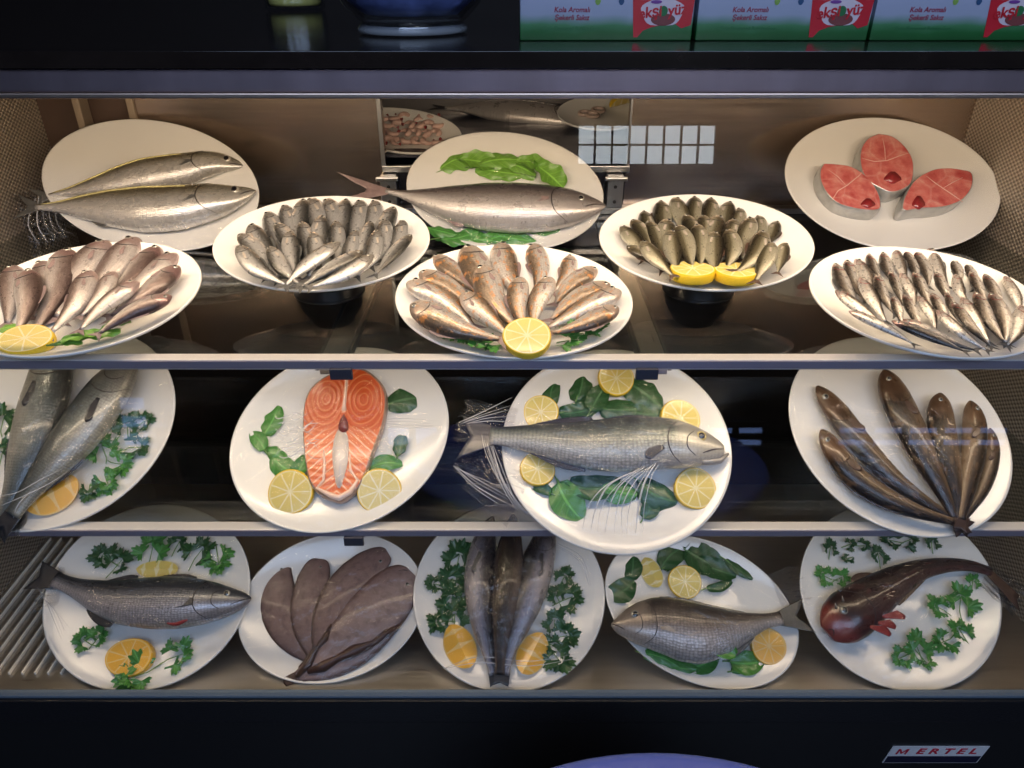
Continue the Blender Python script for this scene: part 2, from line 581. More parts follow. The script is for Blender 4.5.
# ------------------------------------------------------------------ fish
# species profile rows: (t, up, down, thick) as fractions of the greatest height
PROF = {
    'mackerel': [(0, .02, .02, .02), (.03, .14, .12, .16), (.08, .24, .22, .30), (.15, .35, .33, .50), (.22, .42, .40, .62), (.35, .48, .50, .70), (.5, .47, .53, .70),
                 (.65, .38, .42, .56), (.8, .23, .24, .34), (.9, .11, .11, .18), (1, .055, .055, .09)],
    'bonito': [(0, .02, .02, .02), (.03, .13, .12, .16), (.08, .26, .22, .30), (.15, .38, .35, .5), (.25, .46, .46, .66), (.4, .5, .52, .74), (.55, .46, .50, .7),
               (.7, .34, .38, .52), (.83, .19, .2, .30), (.93, .07, .07, .14), (1, .05, .05, .10)],
    'sardine': [(0, .03, .03, .03), (.03, .17, .16, .2), (.08, .28, .27, .36), (.16, .38, .40, .52), (.28, .44, .50, .6), (.42, .46, .54, .62), (.6, .38, .48, .52),
                (.78, .24, .28, .34), (.9, .13, .13, .18), (1, .08, .08, .09)],
    'stout': [(0, .04, .04, .05), (.03, .20, .20, .28), (.08, .34, .32, .46), (.16, .44, .42, .62), (.28, .5, .48, .7), (.42, .47, .47, .66), (.6, .36, .38, .5),
              (.78, .23, .24, .32), (.9, .14, .14, .19), (1, .09, .09, .10)],
    'bass': [(0, .03, .02, .04), (.03, .13, .15, .2), (.08, .22, .25, .34), (.15, .33, .34, .5), (.22, .42, .40, .6), (.33, .5, .46, .68), (.45, .5, .48, .68),
             (.6, .43, .43, .58), (.75, .29, .30, .40), (.87, .18, .18, .24), (.95, .14, .14, .16), (1, .15, .15, .12)],
    'bluefish': [(0, .05, .12, .08), (.02, .13, .19, .18), (.06, .24, .28, .32), (.12, .36, .36, .46), (.2, .45, .42, .56), (.28, .49, .44, .6), (.4, .5, .47, .62),
                 (.55, .46, .44, .56), (.7, .36, .34, .44), (.85, .24, .22, .28), (.95, .17, .16, .18), (1, .17, .16, .14)],
    'bream': [(0, .02, .03, .05), (.03, .12, .13, .18), (.08, .26, .2, .3), (.15, .40, .29, .42), (.25, .5, .38, .52), (.38, .5, .5, .56), (.5, .45, .53, .54),
              (.65, .33, .40, .42), (.78, .21, .24, .28), (.9, .12, .12, .16), (1, .11, .11, .10)],
    'sole': [(0, .16, .16, .03), (.02, .28, .28, .06), (.08, .38, .38, .10), (.2, .46, .48, .14), (.4, .5, .5, .16), (.6, .46, .46, .15), (.8, .31, .31, .11),
             (.92, .17, .17, .07), (1, .08, .08, .04)],
    'gurnard': [(0, .20, .18, .10), (.03, .34, .32, .26), (.08, .46, .44, .44), (.16, .52, .50, .56), (.26, .46, .48, .56), (.36, .38, .42, .50), (.5, .29, .30, .40),
                (.65, .20, .20, .30), (.8, .15, .14, .20), (.92, .12, .11, .14), (1, .10, .10, .10)],
    'slim': [(0, .06, .06, .06), (.03, .24, .22, .26), (.08, .38, .36, .44), (.16, .47, .46, .62), (.26, .50, .50, .7), (.4, .48, .5, .7), (.55, .42, .44, .6),
             (.7, .33, .34, .48), (.85, .23, .23, .32), (.95, .16, .16, .2), (1, .14, .14, .14)],
}


class Body:
    """lofted fish body lying on its side: spine in the xy plane, back towards +normal, flank towards +z"""

    def __init__(self, prof, spine, H, back=1, nseg=44, nring=20, z0=0.0, arch=None, dz=0.0, flat=1.0):
        rows = np.array(PROF[prof])
        self.sp, self.L = catmull(spine, nseg + 1)
        self.ts = np.linspace(0, 1, nseg + 1)
        # denser near the snout
        tt = self.ts ** 1.25
        self.sp = np.stack([np.interp(tt, self.ts, self.sp[:, j]) for j in range(2)], 1)
        self.ts = tt
        self.up = np.interp(tt, rows[:, 0], rows[:, 1]) * H
        self.dn = np.interp(tt, rows[:, 0], rows[:, 2]) * H
        self.th = np.interp(tt, rows[:, 0], rows[:, 3]) * H * flat
        # smooth the linear interpolation
        for arr in (self.up, self.dn, self.th):
            for _ in range(2):
                arr[1:-1] = (arr[:-2] + 2 * arr[1:-1] + arr[2:]) / 4
        g = np.gradient(self.sp, axis=0)
        g /= np.linalg.norm(g, axis=1)[:, None] + 1e-12
        self.T = g
        self.Nn = np.stack([g[:, 1], -g[:, 0]], 1) * (1 if back > 0 else -1)
        self.H = H
        self.zc = np.array([z0 + (arch(t) if arch else 0) for t in tt]) + dz * (tt - 0.5)
        self.nring, self.nseg = nring, nseg

    def at(self, t, arr):
        if arr.ndim == 1:
            return np.interp(t, self.ts, arr)
        return np.array([np.interp(t, self.ts, arr[:, j]) for j in range(arr.shape[1])])

    def S(self, t, v, lift=0.0):
        """point on the upper flank; v in -1 (belly) .. 1 (back); |v|>1 leaves the body in the plane"""
        p, n = self.at(t, self.sp), self.at(t, self.Nn)
        h = self.at(t, self.up) if v >= 0 else self.at(t, self.dn)
        vz = max(0.0, 1 - min(1, abs(v)) ** 2) ** 0.5
        q = p + n * h * v
        return Vector((q[0], q[1], self.at(t, self.zc) + self.at(t, self.th) * vz * 0.5 + lift))

    def mesh(self, name='body'):
        verts, uvs, faces = [], [], []
        nr = self.nring
        for i in range(self.nseg + 1):
            for k in range(nr):
                a = 2 * PI * k / nr
                s, c = math.sin(a), math.cos(a)
                h = self.up[i] if s >= 0 else self.dn[i]
                zz = self.th[i] * 0.5 * c
                if c < 0:
                    zz *= 0.8
                q = self.sp[i] + self.Nn[i] * h * s
                verts.append((q[0], q[1], self.zc[i] + zz))
                uvs.append((self.ts[i], 0.5 + 0.5 * s))
        for i in range(self.nseg):
            for k in range(nr):
                k2 = (k + 1) % nr
                faces.append((i * nr + k, i * nr + k2, (i + 1) * nr + k2, (i + 1) * nr + k))
        faces.append(tuple(range(nr)))
        faces.append(tuple(self.nseg * nr + k for k in range(nr))[::-1])
        me = mesh_from(name, verts, faces, uvs)
        bm = bmesh.new()
        bm.from_mesh(me)
        bmesh.ops.recalc_face_normals(bm, faces=bm.faces)
        bm.to_mesh(me)
        bm.free()
        return me

    # -- parts
    def eye(self, t, v, r):
        c = self.S(t, v)
        verts, faces = [], []
        n = 16
        prof = [(0, .34), (.35, .32), (.7, .24), (1, 0.02), (1.05, -.2)]
        for rr, z in prof:
            for k in range(n):
                a = 2 * PI * k / n
                verts.append((c.x + rr * r * math.cos(a), c.y + rr * r * math.sin(a), c.z + z * r))
        for i in range(len(prof) - 1):
            for k in range(n):
                k2 = (k + 1) % n
                faces.append((i * n + k, (i + 1) * n + k, (i + 1) * n + k2, i * n + k2))
        me = mesh_from('eye', verts, faces)
        pr = [(0.0, .46), (.35, .43), (.62, .28)]
        verts, faces = [], []
        for rr, z in pr:
            for k in range(n):
                a = 2 * PI * k / n
                verts.append((c.x + rr * r * math.cos(a), c.y + rr * r * math.sin(a), c.z + z * r))
        for i in range(len(pr) - 1):
            for k in range(n):
                k2 = (k + 1) % n
                faces.append((i * n + k, (i + 1) * n + k, (i + 1) * n + k2, i * n + k2))
        return me, mesh_from('pupil', verts, faces)

    def line(self, name, tv, rad, lift=0.0002):
        pts, _ = catmull(tv, 16)
        P = [self.S(float(a), float(b), lift) for a, b in pts]
        n = len(P)
        return tube_mesh(name, P, [rad * (0.35 + 0.65 * math.sin(PI * (i + .5) / n)) for i in range(n)], 6)

    def fin(self, name, base, tips, thick=0.0009, zlift=0.0, wob=0.0008, nrad=6, notch=0.0, ztip=None):
        """base, tips: lists of Vector (3D) of equal span; makes a ribbed thin solid between them"""
        n = 22
        B, _ = catmull([tuple(p) for p in base], n)
        T, _ = catmull([tuple(p) for p in tips], n)
        verts, faces, uvs = [], [], []
        for side in (1, -1):
            for i in range(n):
                for j in range(nrad + 1):
                    f = j / nrad
                    p = B[i] * (1 - f) + T[i] * f
                    if notch and i % 2:
                        p = B[i] * (1 - f * (1 - notch)) + T[i] * f * (1 - notch)
                    z = p[2] + zlift + side * thick * (1 - 0.6 * f) + (wob if i % 2 else -wob) * f
                    verts.append((p[0], p[1], z))
                    uvs.append((i / n, f))
        m = nrad + 1
        off = n * m
        for i in range(n - 1):
            for j in range(nrad):
                a, b, c, d = i * m + j, (i + 1) * m + j, (i + 1) * m + j + 1, i * m + j + 1
                faces.append((a, b, c, d))
                faces.append((off + d, off + c, off + b, off + a))
            faces.append((i * m + nrad, (i + 1) * m + nrad, off + (i + 1) * m + nrad, off + i * m + nrad))
            faces.append((off + i * m, off + (i + 1) * m, (i + 1) * m, i * m))
        for i in (0, n - 1):
            for j in range(nrad):
                a, b = i * m + j, i * m + j + 1
                faces.append((a, b, off + b, off + a) if i == 0 else (off + a, off + b, b, a))
        return mesh_from(name, verts, faces, uvs)

    def tail(self, length, spread, fork=0.5, ang=0.0, droop=0.0, name='tail_fin'):
        e, T, N = self.sp[-1], self.T[-1], self.Nn[-1]
        ca, sa = math.cos(ang), math.sin(ang)
        T2 = np.array([T[0] * ca - T[1] * sa, T[0] * sa + T[1] * ca])
        N2 = N
        z = float(self.zc[-1])
        b0 = self.up[-1]
        e0 = e - T * 0.02 * self.L

        def V(p, dz=0.0):
            return Vector((p[0], p[1], z + dz))
        base = [V(e0 + N2 * b0), V(e0 + N2 * b0 * .3), V(e0 - N2 * b0 * .3), V(e0 - N2 * b0)]
        tips = [V(e + T2 * length * 0.98 + N2 * spread, droop), V(e + T2 * length * (1 - fork * .55) + N2 * spread * .45, droop * .7),
                V(e + T2 * length * (1 - fork), droop * .4),
                V(e + T2 * length * (1 - fork * .55) - N2 * spread * .45, droop * .7), V(e + T2 * length * 0.98 - N2 * spread, droop)]
        return self.fin(name, base, tips)

    def edge_fin(self, name, t0, t1, h0, h1, side=1, sweep=0.25, notch=0.0, z=0.0):
        """a fin along the back (side 1) or belly (-1) from t0 to t1; h as fraction of H"""
        base, tips = [], []
        for k in range(6):
            f = k / 5
            t = t0 + (t1 - t0) * f
            b = self.S(t, side * 0.93)
            b.z = self.at(t, self.zc)
            hh = (h0 * (1 - f) + h1 * f) * self.H * (math.sin(PI * min(1, (f * .8 + .12))) ** .5)
            n_ = self.at(t, self.Nn)
            T_ = self.at(t, self.T)
            base.append(b)
            q = np.array([b.x, b.y]) + n_ * side * hh + T_ * hh * sweep
            tips.append(Vector((q[0], q[1], b.z + z)))
        return self.fin(name, base, tips, notch=notch)

    def pectoral(self, t, v, length, width, ang=0.5, lift=0.0006, name='pectoral_fin'):
        T_ = self.at(t, self.T)
        n_ = self.at(t, self.Nn)
        c = self.S(t, v, lift)
        base, tips = [], []
        d = T_ * math.cos(ang) - n_ * math.sin(ang)
        w_ = n_ * math.cos(ang) + T_ * math.sin(ang)
        for k in range(5):
            f = k / 4 - .5
            b = np.array([c.x, c.y]) + w_ * f * width * 0.35
            q = b + d * length * (1 - 1.2 * f * f - 0.3 * f) + w_ * f * width * 0.7
            base.append(Vector((b[0], b[1], c.z)))
            tips.append(Vector((q[0], q[1], c.z - lift * 0.5)))
        return self.fin(name, base, tips, wob=0.0004, thick=0.0005)


def small_proto(species):
    """one canonical small fish, 1 unit long: a dictionary of meshes"""
    s = SMALL[species]
    out = []
    for var in range(3):
        bend = (0.0, 0.035, -0.035)[var] * s.get('bend', 1)
        tl = s.get('tail', .13)
        spine = [(0.5, -bend * .6), (0.25, bend * .3), (0, bend), (-0.25, bend * .3), (-0.5 + tl, -bend * .6)]
        b = Body(s['prof'], spine, s['H'], 1, 26, 14, flat=s.get('flat', 1.0))
        ms = {'body': b.mesh()}
        ms['eye'], ms['pupil'] = b.eye(s.get('eye_t', .085), .32, s.get('eye', .014))
        ms['tail_fin'] = b.tail(tl, s['H'] * .42, .5)
        ms['gill_slit'] = b.line('gill_slit', [(.19, .75), (.235, .2), (.225, -.3), (.17, -.8)], .0035, .0004)
        ms['pectoral_fin'] = b.pectoral(.25, -.25, .11, .035, .15, .003)
        ms['dorsal_fin'] = b.edge_fin('dorsal_fin', .36, .62, .16, .08)
        out.append(ms)
    return out


SMALL = {
    'sardine': dict(prof='sardine', H=.225, eye=.023, tail=.10),
    'whiting': dict(prof='stout', H=.235, eye=.025, tail=.10),
    'mullet': dict(prof='stout', H=.235, eye=.024, tail=.10),
    'scad': dict(prof='sardine', H=.25, eye=.024, tail=.11),
    'anchovy': dict(prof='sardine', H=.20, eye=.026, tail=.10),
}
M['sardine'] = fish_mat('sardine_skin', [(0, (.74, .73, .71)), (.52, (.80, .79, .76)), (.68, (.42, .41, .39)), (.85, (.17, .165, .15)), (1, (.10, .10, .09))],
                        head=((.22, .19, .15), .2, .6), metal=.6, rough=.27, scales=(46, 14), scale_amp=.4, mottle=.5)
M['whiting'] = fish_mat('pink_whiting_skin', [(0, (.74, .68, .64)), (.4, (.68, .60, .56)), (.60, (.42, .32, .29)), (.85, (.22, .145, .13)), (1, (.15, .10, .09))],
                        head=((.34, .20, .19), .2, .6), metal=.45, rough=.28, scales=(50, 14), scale_amp=.3, noise_amp=.3, mottle=.6)
M['mullet'] = fish_mat('red_mullet_skin', [(0, (.80, .76, .72)), (.45, (.80, .73, .66)), (.62, (.66, .50, .36)), (.8, (.36, .26, .18)), (1, (.25, .18, .13))],
                       head=((.58, .46, .38), .2, .5), metal=.4, rough=.28, scales=(34, 10), scale_amp=.5, noise_amp=.5,
                       spots=(5, (.70, .30, .09), .55, .75), mottle=.6)
M['scad'] = fish_mat('horse_mackerel_skin', [(0, (.60, .57, .44)), (.42, (.50, .46, .32)), (.56, (.22, .19, .11)), (.8, (.085, .07, .04)), (1, (.05, .042, .03))],
                     head=((.16, .13, .08), .2, .6), metal=.5, rough=.28, scales=(46, 12), scale_amp=.4)
M['anchovy'] = fish_mat('anchovy_skin', [(0, (.80, .76, .70)), (.45, (.84, .80, .74)), (.62, (.42, .36, .30)), (.80, (.15, .12, .10)), (1, (.09, .08, .07))],
                        head=((.46, .27, .25), .15, .6), metal=.6, rough=.26, scales=(50, 12), scale_amp=.2)
SM = {'sardine': ('sardine', 'fin_grey'), 'whiting': ('whiting', 'fin_pink'), 'mullet': ('mullet', 'fin_pink'), 'scad': ('scad', 'fin_brown'), 'anchovy': ('anchovy', 'fin_grey')}
PROTO = {}
ORD = ['first', 'second', 'third', 'fourth', 'fifth', 'sixth', 'seventh', 'eighth', 'ninth', 'tenth', 'eleventh', 'twelfth', 'thirteenth', 'fourteenth', 'fifteenth']


def small_fish(species, P, head, tail, z, label, group, back=1, name=None, pitch=0.0, thick=1.0):
    if species not in PROTO:
        PROTO[species] = small_proto(species)
    h = P.loc(head[0], head[1], z)
    t = P.loc(tail[0], tail[1], z)
    L = float(np.linalg.norm(h - t))
    c = (h + t) / 2
    ang = math.atan2(h[1] - t[1], h[0] - t[0])
    mat = P.mat @ Matrix.Translation((c[0], c[1], z)) @ Matrix.Rotation(ang, 4, 'Z') @ Matrix.Rotation(-pitch, 4, 'Y') @ Matrix.Rotation(random.uniform(-.25, .25), 4, 'X')
    sc = Matrix.Diagonal((L, L * back * thick, L * thick, 1))
    root = thing(name or species, label, 'fish', mat @ sc, group)
    ms = PROTO[species][random.randrange(3)]
    skin, fin = SM[species]
    b = obj('body', ms['body'], M[skin], root)
    e = obj('eye', ms['eye'], M['eye'], root)
    obj('pupil', ms['pupil'], M['pupil'], e)
    obj('tail_fin', ms['tail_fin'], M[fin], root)
    obj('gill_slit', ms['gill_slit'], M['dark_line'] if species != 'anchovy' else M['red_line'], root)
    obj('pectoral_fin', ms['pectoral_fin'], M['fin_pale' if fin != 'fin_pink' else fin], root)
    obj('dorsal_fin', ms['dorsal_fin'], M[fin], root)
    return root


def rows_of_fish(species, P, rows, origin, scale, look, plate_name, group, lift0=0.014, name=None, thick=1.0, ext=1.15):
    """rows: list of (row name, [(hx,hy,tx,ty), ...], z) in enlarged-view coordinates"""
    for rname, lst, z in rows:
        srt = sorted(lst, key=lambda q: q[0] + q[2] * .3)
        for i, (hx, hy, tx, ty) in enumerate(srt):
            tx, ty = hx + (tx - hx) * ext, hy + (ty - hy) * ext
            p = lambda x, y: (origin[0] + x / scale, origin[1] + y / scale)
            o_ = ORD[i] if len(srt) > 1 else 'single'
            lab = f'{look}, {o_} from left, {rname} row, {plate_name}'
            if len(srt) == 1:
                lab = f'{look}, alone in the {rname} row on {plate_name}'
            back = 1 if (i + len(rname)) % 3 else -1
            small_fish(species, P, p(hx, hy), p(tx, ty), lift0 + z + 0.0007 * (i % 3), lab, group, back, name, pitch=0.05, thick=thick)


# ------------------------------------------------------------------ greens and lemons
def leaf_mesh(L, W, kind='arugula', seed=0):
    rnd = random.Random(seed)
    nt, ns = 26, 6
    verts, faces, uvs = [], [], []
    ph = rnd.uniform(0, 6)
    curl = rnd.uniform(.15, .5) * rnd.choice((1, 1, -1))
    bend = rnd.uniform(-.12, .12)
    for i in range(nt + 1):
        t = i / nt
        if kind == 'arugula':
            w = math.sin(PI * min(1, t * .86 + .04)) ** .8 * (0.55 + .45 * t) * (1 + .22 * math.sin(t * 17 + ph) * (1 - t))
            if t < .12:
                w *= .25
        elif kind == 'round':
            w = math.sin(PI * min(1, t * .93 + .03)) ** .6
            if t < .1:
                w *= .2
        else:
            w = math.sin(PI * min(1, t * .9 + .05)) ** .8 * (1 + .18 * math.sin(t * 30 + ph))
        w = max(w, .03) * W / 2
        for j in range(-ns, ns + 1):
            s = j / ns
            x = t * L - L * .5
            y = s * w + bend * L * math.sin(PI * t)
            z = curl * W * .35 * s * s + .05 * L * math.sin(t * PI) + .018 * L * math.sin(t * 19 + ph + s * 4) * abs(s)
            verts.append((x, y, z))
            uvs.append((t, .5 + s * .5))
    m = 2 * ns + 1
    for i in range(nt):
        for j in range(m - 1):
            faces.append((i * m + j, (i + 1) * m + j, (i + 1) * m + j + 1, i * m + j + 1))
    return mesh_from('leaf_blade', verts, faces, uvs)


def fan_leaf_mesh(R, seed=0):
    """one toothed three-lobed parsley leaflet, its stalk end at the origin, pointing to +x"""
    rnd = random.Random(seed)
    na, nr = 54, 5
    verts, faces, uvs = [], [], []
    ph = rnd.uniform(0, 6)
    for k in range(na + 1):
        a = -1.95 + 3.9 * k / na
        lobe = .50 + .50 * abs(math.cos(a * 1.62)) ** .8
        tooth = 1 + .13 * math.sin(a * 15 + ph)
        r = R * lobe * tooth * (1 - .10 * abs(a))
        for j in range(nr + 1):
            f = j / nr
            x, y = r * f * math.cos(a), r * f * math.sin(a)
            z = .16 * R * math.sin(a * 3.2 + ph) * f + .12 * R * f * f * rnd.uniform(.8, 1.2)
            verts.append((x + .22 * R, y, z))
            uvs.append((f, .5 + .28 * math.sin(a * 3)))
    m = nr + 1
    for k in range(na):
        for j in range(nr):
            faces.append((k * m + j, k * m + j + 1, (k + 1) * m + j + 1, (k + 1) * m + j))
    return mesh_from('leaflet', verts, faces, uvs)


def place_m(P, px, py, z, rot):
    q = P.loc(px, py, z)
    zz = max(z, P.surf(q[0], q[1]) + 0.002)
    q = P.loc(px, py, zz)
    return P.mat @ Matrix.Translation((q[0], q[1], zz)) @ Matrix.Rotation(math.radians(rot), 4, 'Z')


def pxlen(P, px, py, n, z=.01):
    a, b = P.loc(px - n / 2, py, z), P.loc(px + n / 2, py, z)
    return float(np.linalg.norm(a - b))


SEED = [100]


def leaf(P, px, py, rot, lpx, wpx, label, mat='leaf_mid', kind='arugula', z=.008, group=None, tilt=0):
    SEED[0] += 1
    L, W = pxlen(P, px, py, lpx), pxlen(P, px, py, wpx)
    t = thing('salad_leaf', label, 'leaf', place_m(P, px, py, z, rot) @ Matrix.Rotation(math.radians(tilt), 4, 'X'), group)
    obj('leaf_blade', leaf_mesh(L, W, kind, SEED[0]), M[mat], t)
    obj('stalk', tube_mesh('stalk', [(-L * .62, 0, .001), (-L * .5, 0, .001), (-L * .2, 0, .05 * L * .6 - .0006), (L * .2, 0, .05 * L * .6 - .0006)], [.0012, .0012, .0009, .0004], 6), M['stem'], t)
    return t


def sprig(P, px, py, rot, spx, label, mat='leaf_mid', n=4, z=.008, group=None, stalk=1.0):
    SEED[0] += 1
    rnd = random.Random(SEED[0])
    S = pxlen(P, px, py, spx) * .86
    t = thing('parsley_sprig', label, 'parsley', place_m(P, px, py, z, rot), group)
    # stalk runs along x, leaflets fan out at the end
    obj('stalk', tube_mesh('stalk', [(-S * .55 * stalk, rnd.uniform(-.1, .1) * S, .001), (-S * .25, 0, .002), (0, 0, .003), (S * .1, 0, .003)], [.0009, .0009, .0008, .0006], 6), M['stem'], t)
    for k in range(n):
        a = (k - (n - 1) / 2) * (2.2 / max(1, n - 1)) if n > 1 else 0
        R = S * rnd.uniform(.24, .34)
        o = obj('leaflet', fan_leaf_mesh(R, SEED[0] * 7 + k), M[mat], t)
        back = -.18 * S * (abs(a) > .7)
        o.location = (back + .08 * S * math.cos(a), .12 * S * math.sin(a), .0035 + .0012 * k)
        o.rotation_euler = (rnd.uniform(-.3, .3), rnd.uniform(-.35, .1), a * 1.15 + rnd.uniform(-.2, .2))
    return t


def lemon_slice(P, px, py, rpx, label, deep=False, z=.010, tx=0, ty=0, th=.009, group='lemon slices', arc=1.0, rot=0, sq=1.0):
    """a round slice; arc < 1 leaves only that part of the circle (half slice = .5)"""
    R = pxlen(P, px, py, 2 * rpx) / 2
    t = thing('lemon_slice', label, 'lemon', place_m(P, px, py, z, rot) @ Matrix.Rotation(math.radians(tx), 4, 'X') @ Matrix.Rotation(math.radians(ty), 4, 'Y'), group)
    n = 48
    full = arc >= 1
    cnt = n if full else int(n * arc) + 1

    def ring(prof, name, uvmode=False):
        verts, faces, uvs = [], [], []
        for r, zz in prof:
            for k in range(cnt):
                a = 2 * PI * k / n
                wob = 1 + .015 * math.sin(3 * a + px)
                verts.append((r * R * wob * math.cos(a), r * R * wob * math.sin(a) * sq, zz))
                uvs.append((a / (2 * PI), r))
        for i in range(len(prof) - 1):
            for k in range(cnt if full else cnt - 1):
                k2 = (k + 1) % cnt
                faces.append((i * cnt + k, i * cnt + k2, (i + 1) * cnt + k2, (i + 1) * cnt + k))
        if not full:
            m = len(prof)
            faces.append(tuple(i * cnt for i in range(m)))
            faces.append(tuple(i * cnt + cnt - 1 for i in range(m))[::-1])
        me = mesh_from(name, verts, faces, uvs, smooth=False)
        return me
    obj('flesh', ring([(.93, -th / 2), (.0005, -th / 2), (.0005, th / 2), (.2, th / 2 + .0002), (.5, th / 2 + .0003), (.93, th / 2)], 'flesh'), M['lemon_flesh_deep' if deep else 'lemon_flesh'], t)
    o = obj('rind', ring([(.92, -th / 2), (.97, -th / 2), (1.0, -th * .3), (1.01, 0), (1.0, th * .3), (.97, th / 2), (.92, th / 2)], 'rind'), M['lemon_rind_deep' if deep else 'lemon_rind'], t)
    return t


def lemon_wedge(P, px, py, lpx, label, rot=0, deep=True, z=.006, a0=20, a1=110, group='lemon wedges', wid=.36, roll=0):
    Lh = pxlen(P, px, py, lpx) / 2
    Rm = Lh * 2 * wid
    t = thing('lemon_wedge', label, 'lemon', place_m(P, px, py, z + .002, rot) @ Matrix.Translation((0, 0, Rm * .55)) @ Matrix.Rotation(math.radians(roll), 4, 'X'), group)
    nx, na = 22, 14
    A0, A1 = math.radians(a0), math.radians(a1)

    def R(x):
        u = min(1, abs(x))
        return Rm * (max(0, 1 - u ** 2.2)) ** .62 + .0004
    verts, faces = [], []
    for i in range(nx + 1):
        x = -1 + 2 * i / nx
        for k in range(na + 1):
            a = A0 + (A1 - A0) * k / na
            verts.append((x * Lh, R(x) * math.cos(a), R(x) * math.sin(a)))
    m = na + 1
    for i in range(nx):
        for k in range(na):
            faces.append((i * m + k, (i + 1) * m + k, (i + 1) * m + k + 1, i * m + k + 1))
    obj('rind', mesh_from('rind', verts, faces), M['lemon_rind_deep' if deep else 'lemon_rind'], t)
    verts, faces, uvs = [], [], []
    for a in (A0, A1):
        b = len(verts)
        for i in range(nx + 1):
            x = -1 + 2 * i / nx
            for j in range(5):
                f = j / 4
                verts.append((x * Lh * (.2 + .8 * f) if False else x * Lh, R(x) * f * math.cos(a), R(x) * f * math.sin(a)))
                uvs.append((.055 + .11 * (0 if abs(x) < 1 else 0) + f * .0 + (x + 1) * .17, .2 + .74 * f))
        for i in range(nx):
            for j in range(4):
                faces.append((b + i * 5 + j, b + (i + 1) * 5 + j, b + (i + 1) * 5 + j + 1, b + i * 5 + j + 1))
    obj('flesh', mesh_from('flesh', verts, faces, uvs, smooth=False), M['lemon_flesh_deep' if deep else 'lemon_flesh'], t)
    return t


# ------------------------------------------------------------------ cling film over a plate
def cling_film(P, label, dome=.030, seed=1, bunches=()):
    rnd = random.Random(seed)
    t = thing('cling_film', label, 'cling film', P.mat @ Matrix.Rotation(P.ang, 4, 'Z'), 'cling film stretched over the plates')
    n, nr = 96, 26
    ph = [rnd.uniform(0, 6) for _ in range(6)]
    verts, faces = [], []
    for i in range(nr + 1):
        f = i / nr
        for k in range(n):
            a = 2 * PI * k / n
            rr = f * 1.003
            z = P.rim + .0012 + dome * (1 - f ** 2.6)
            z += .0012 * math.sin(a * 9 + ph[0] + f * 3) * f * (1 - f) * 3 + .0015 * math.sin(a * 4 + ph[1]) * (1 - f)
            verts.append((rr * P.a * math.cos(a), rr * P.b * math.sin(a), z))
    for k in range(n):                         # a short skirt folded over the rim
        a = 2 * PI * k / n
        verts.append((1.008 * P.a * math.cos(a), 1.008 * P.b * math.sin(a), P.rim - .006 - .002 * math.sin(a * 23 + ph[2])))
    for i in range(nr + 1):
        for k in range(n):
            k2 = (k + 1) % n
            faces.append((i * n + k, i * n + k2, (i + 1) * n + k2, (i + 1) * n + k))
    obj('stretched_sheet', mesh_from('stretched_sheet', verts, faces), M['film'], t)
    inv = (P.mat @ Matrix.Rotation(P.ang, 4, 'Z')).inverted()
    for (x0, y0, w0, x1, y1, w1, z0, z1) in bunches:      # gathered film from pixel (x0,y0) to (x1,y1)
        verts, faces = [], []
        m, l = 36, 16
        A, B = P.loc(x0, y0, z0), P.loc(x1, y1, z1)
        d = (B - A)
        nn = np.array([-d[1], d[0]]) / np.linalg.norm(d)
        sc_ = pxlen(P, x0, y0, 1)
        for i in range(l + 1):
            f = i / l
            ww = (w0 * (1 - f) + w1 * f) * sc_
            for k in range(m + 1):
                g = k / m - .5
                p = A + d * f * (1 + .10 * math.sin(k * 1.7)) + nn * g * ww
                z = z0 * (1 - f) + z1 * f + (.006 * math.sin(k * 2.4 + f * 3) + .004 * math.sin(k * 1.1 + f * 9)) * (.3 + f)
                v = P.mat @ Vector((p[0], p[1], z))
                verts.append(inv @ v)
        for i in range(l):
            for k in range(m):
                faces.append((i * (m + 1) + k, i * (m + 1) + k + 1, (i + 1) * (m + 1) + k + 1, (i + 1) * (m + 1) + k))
        obj('gathered_edge', mesh_from('gathered_edge', verts, faces), M['film_bunch'], t, 'crumpled bunch of clear film')
    return t


def support_bowl(P, zsup, label, clear=False, rad=.05):
    """an upturned bowl that carries the plate above the shelf"""
    c = P.mat @ Vector((0, 0, 0))
    n = P.N
    y = c.y
    ztop = c.z - 0.004 - rad * .62 * abs(n.y) / max(.2, n.z)
    h = ztop - zsup - .0
    if h < .008:
        return None
    r2 = rad * .62
    prof = [(rad * 1.06, 0), (rad * 1.05, .004), (rad, .006), (rad * .93, h * .45), (r2, h * .94), (r2 * .8, h), (.0005, h)]
    t = thing('upturned_bowl', label, 'bowl', Matrix.Translation((c.x, y, zsup + .0005)), 'upturned bowls propping up the plates')
    obj('bowl_wall', lathe_mesh('bowl_wall', prof, 40), M['bowl_white'], t)
    obj('rim', lathe_mesh('rim', [(rad * 1.02, 0.0), (rad * 1.09, .001), (rad * 1.09, .004), (rad * 1.02, .005)], 40), M['bowl_white'], t)
    return t


M['bowl_white'] = simple('dark_steel_bowl', (0.03, 0.03, 0.03), 0.3, 0.6)

# ================================================================== THE DISPLAY CASE
M['steel_lip'] = brushed('brushed_steel_lip', (0.60, 0.46, 0.37), 0.4, (5, 1, 1))
XL, XR = -0.93, 0.89
YF, YB = 0.845, 1.50
Z1, Z2, Z3 = 1.098, 0.816, 0.545          # top faces of the glass shelves and of the deck
ZC0, ZC1 = 1.4485, 1.465                  # counter slab
case = thing('display_case', 'long black and steel refrigerated case with three levels of fish plates', 'display case', Matrix.Translation((0, YF, 0)))


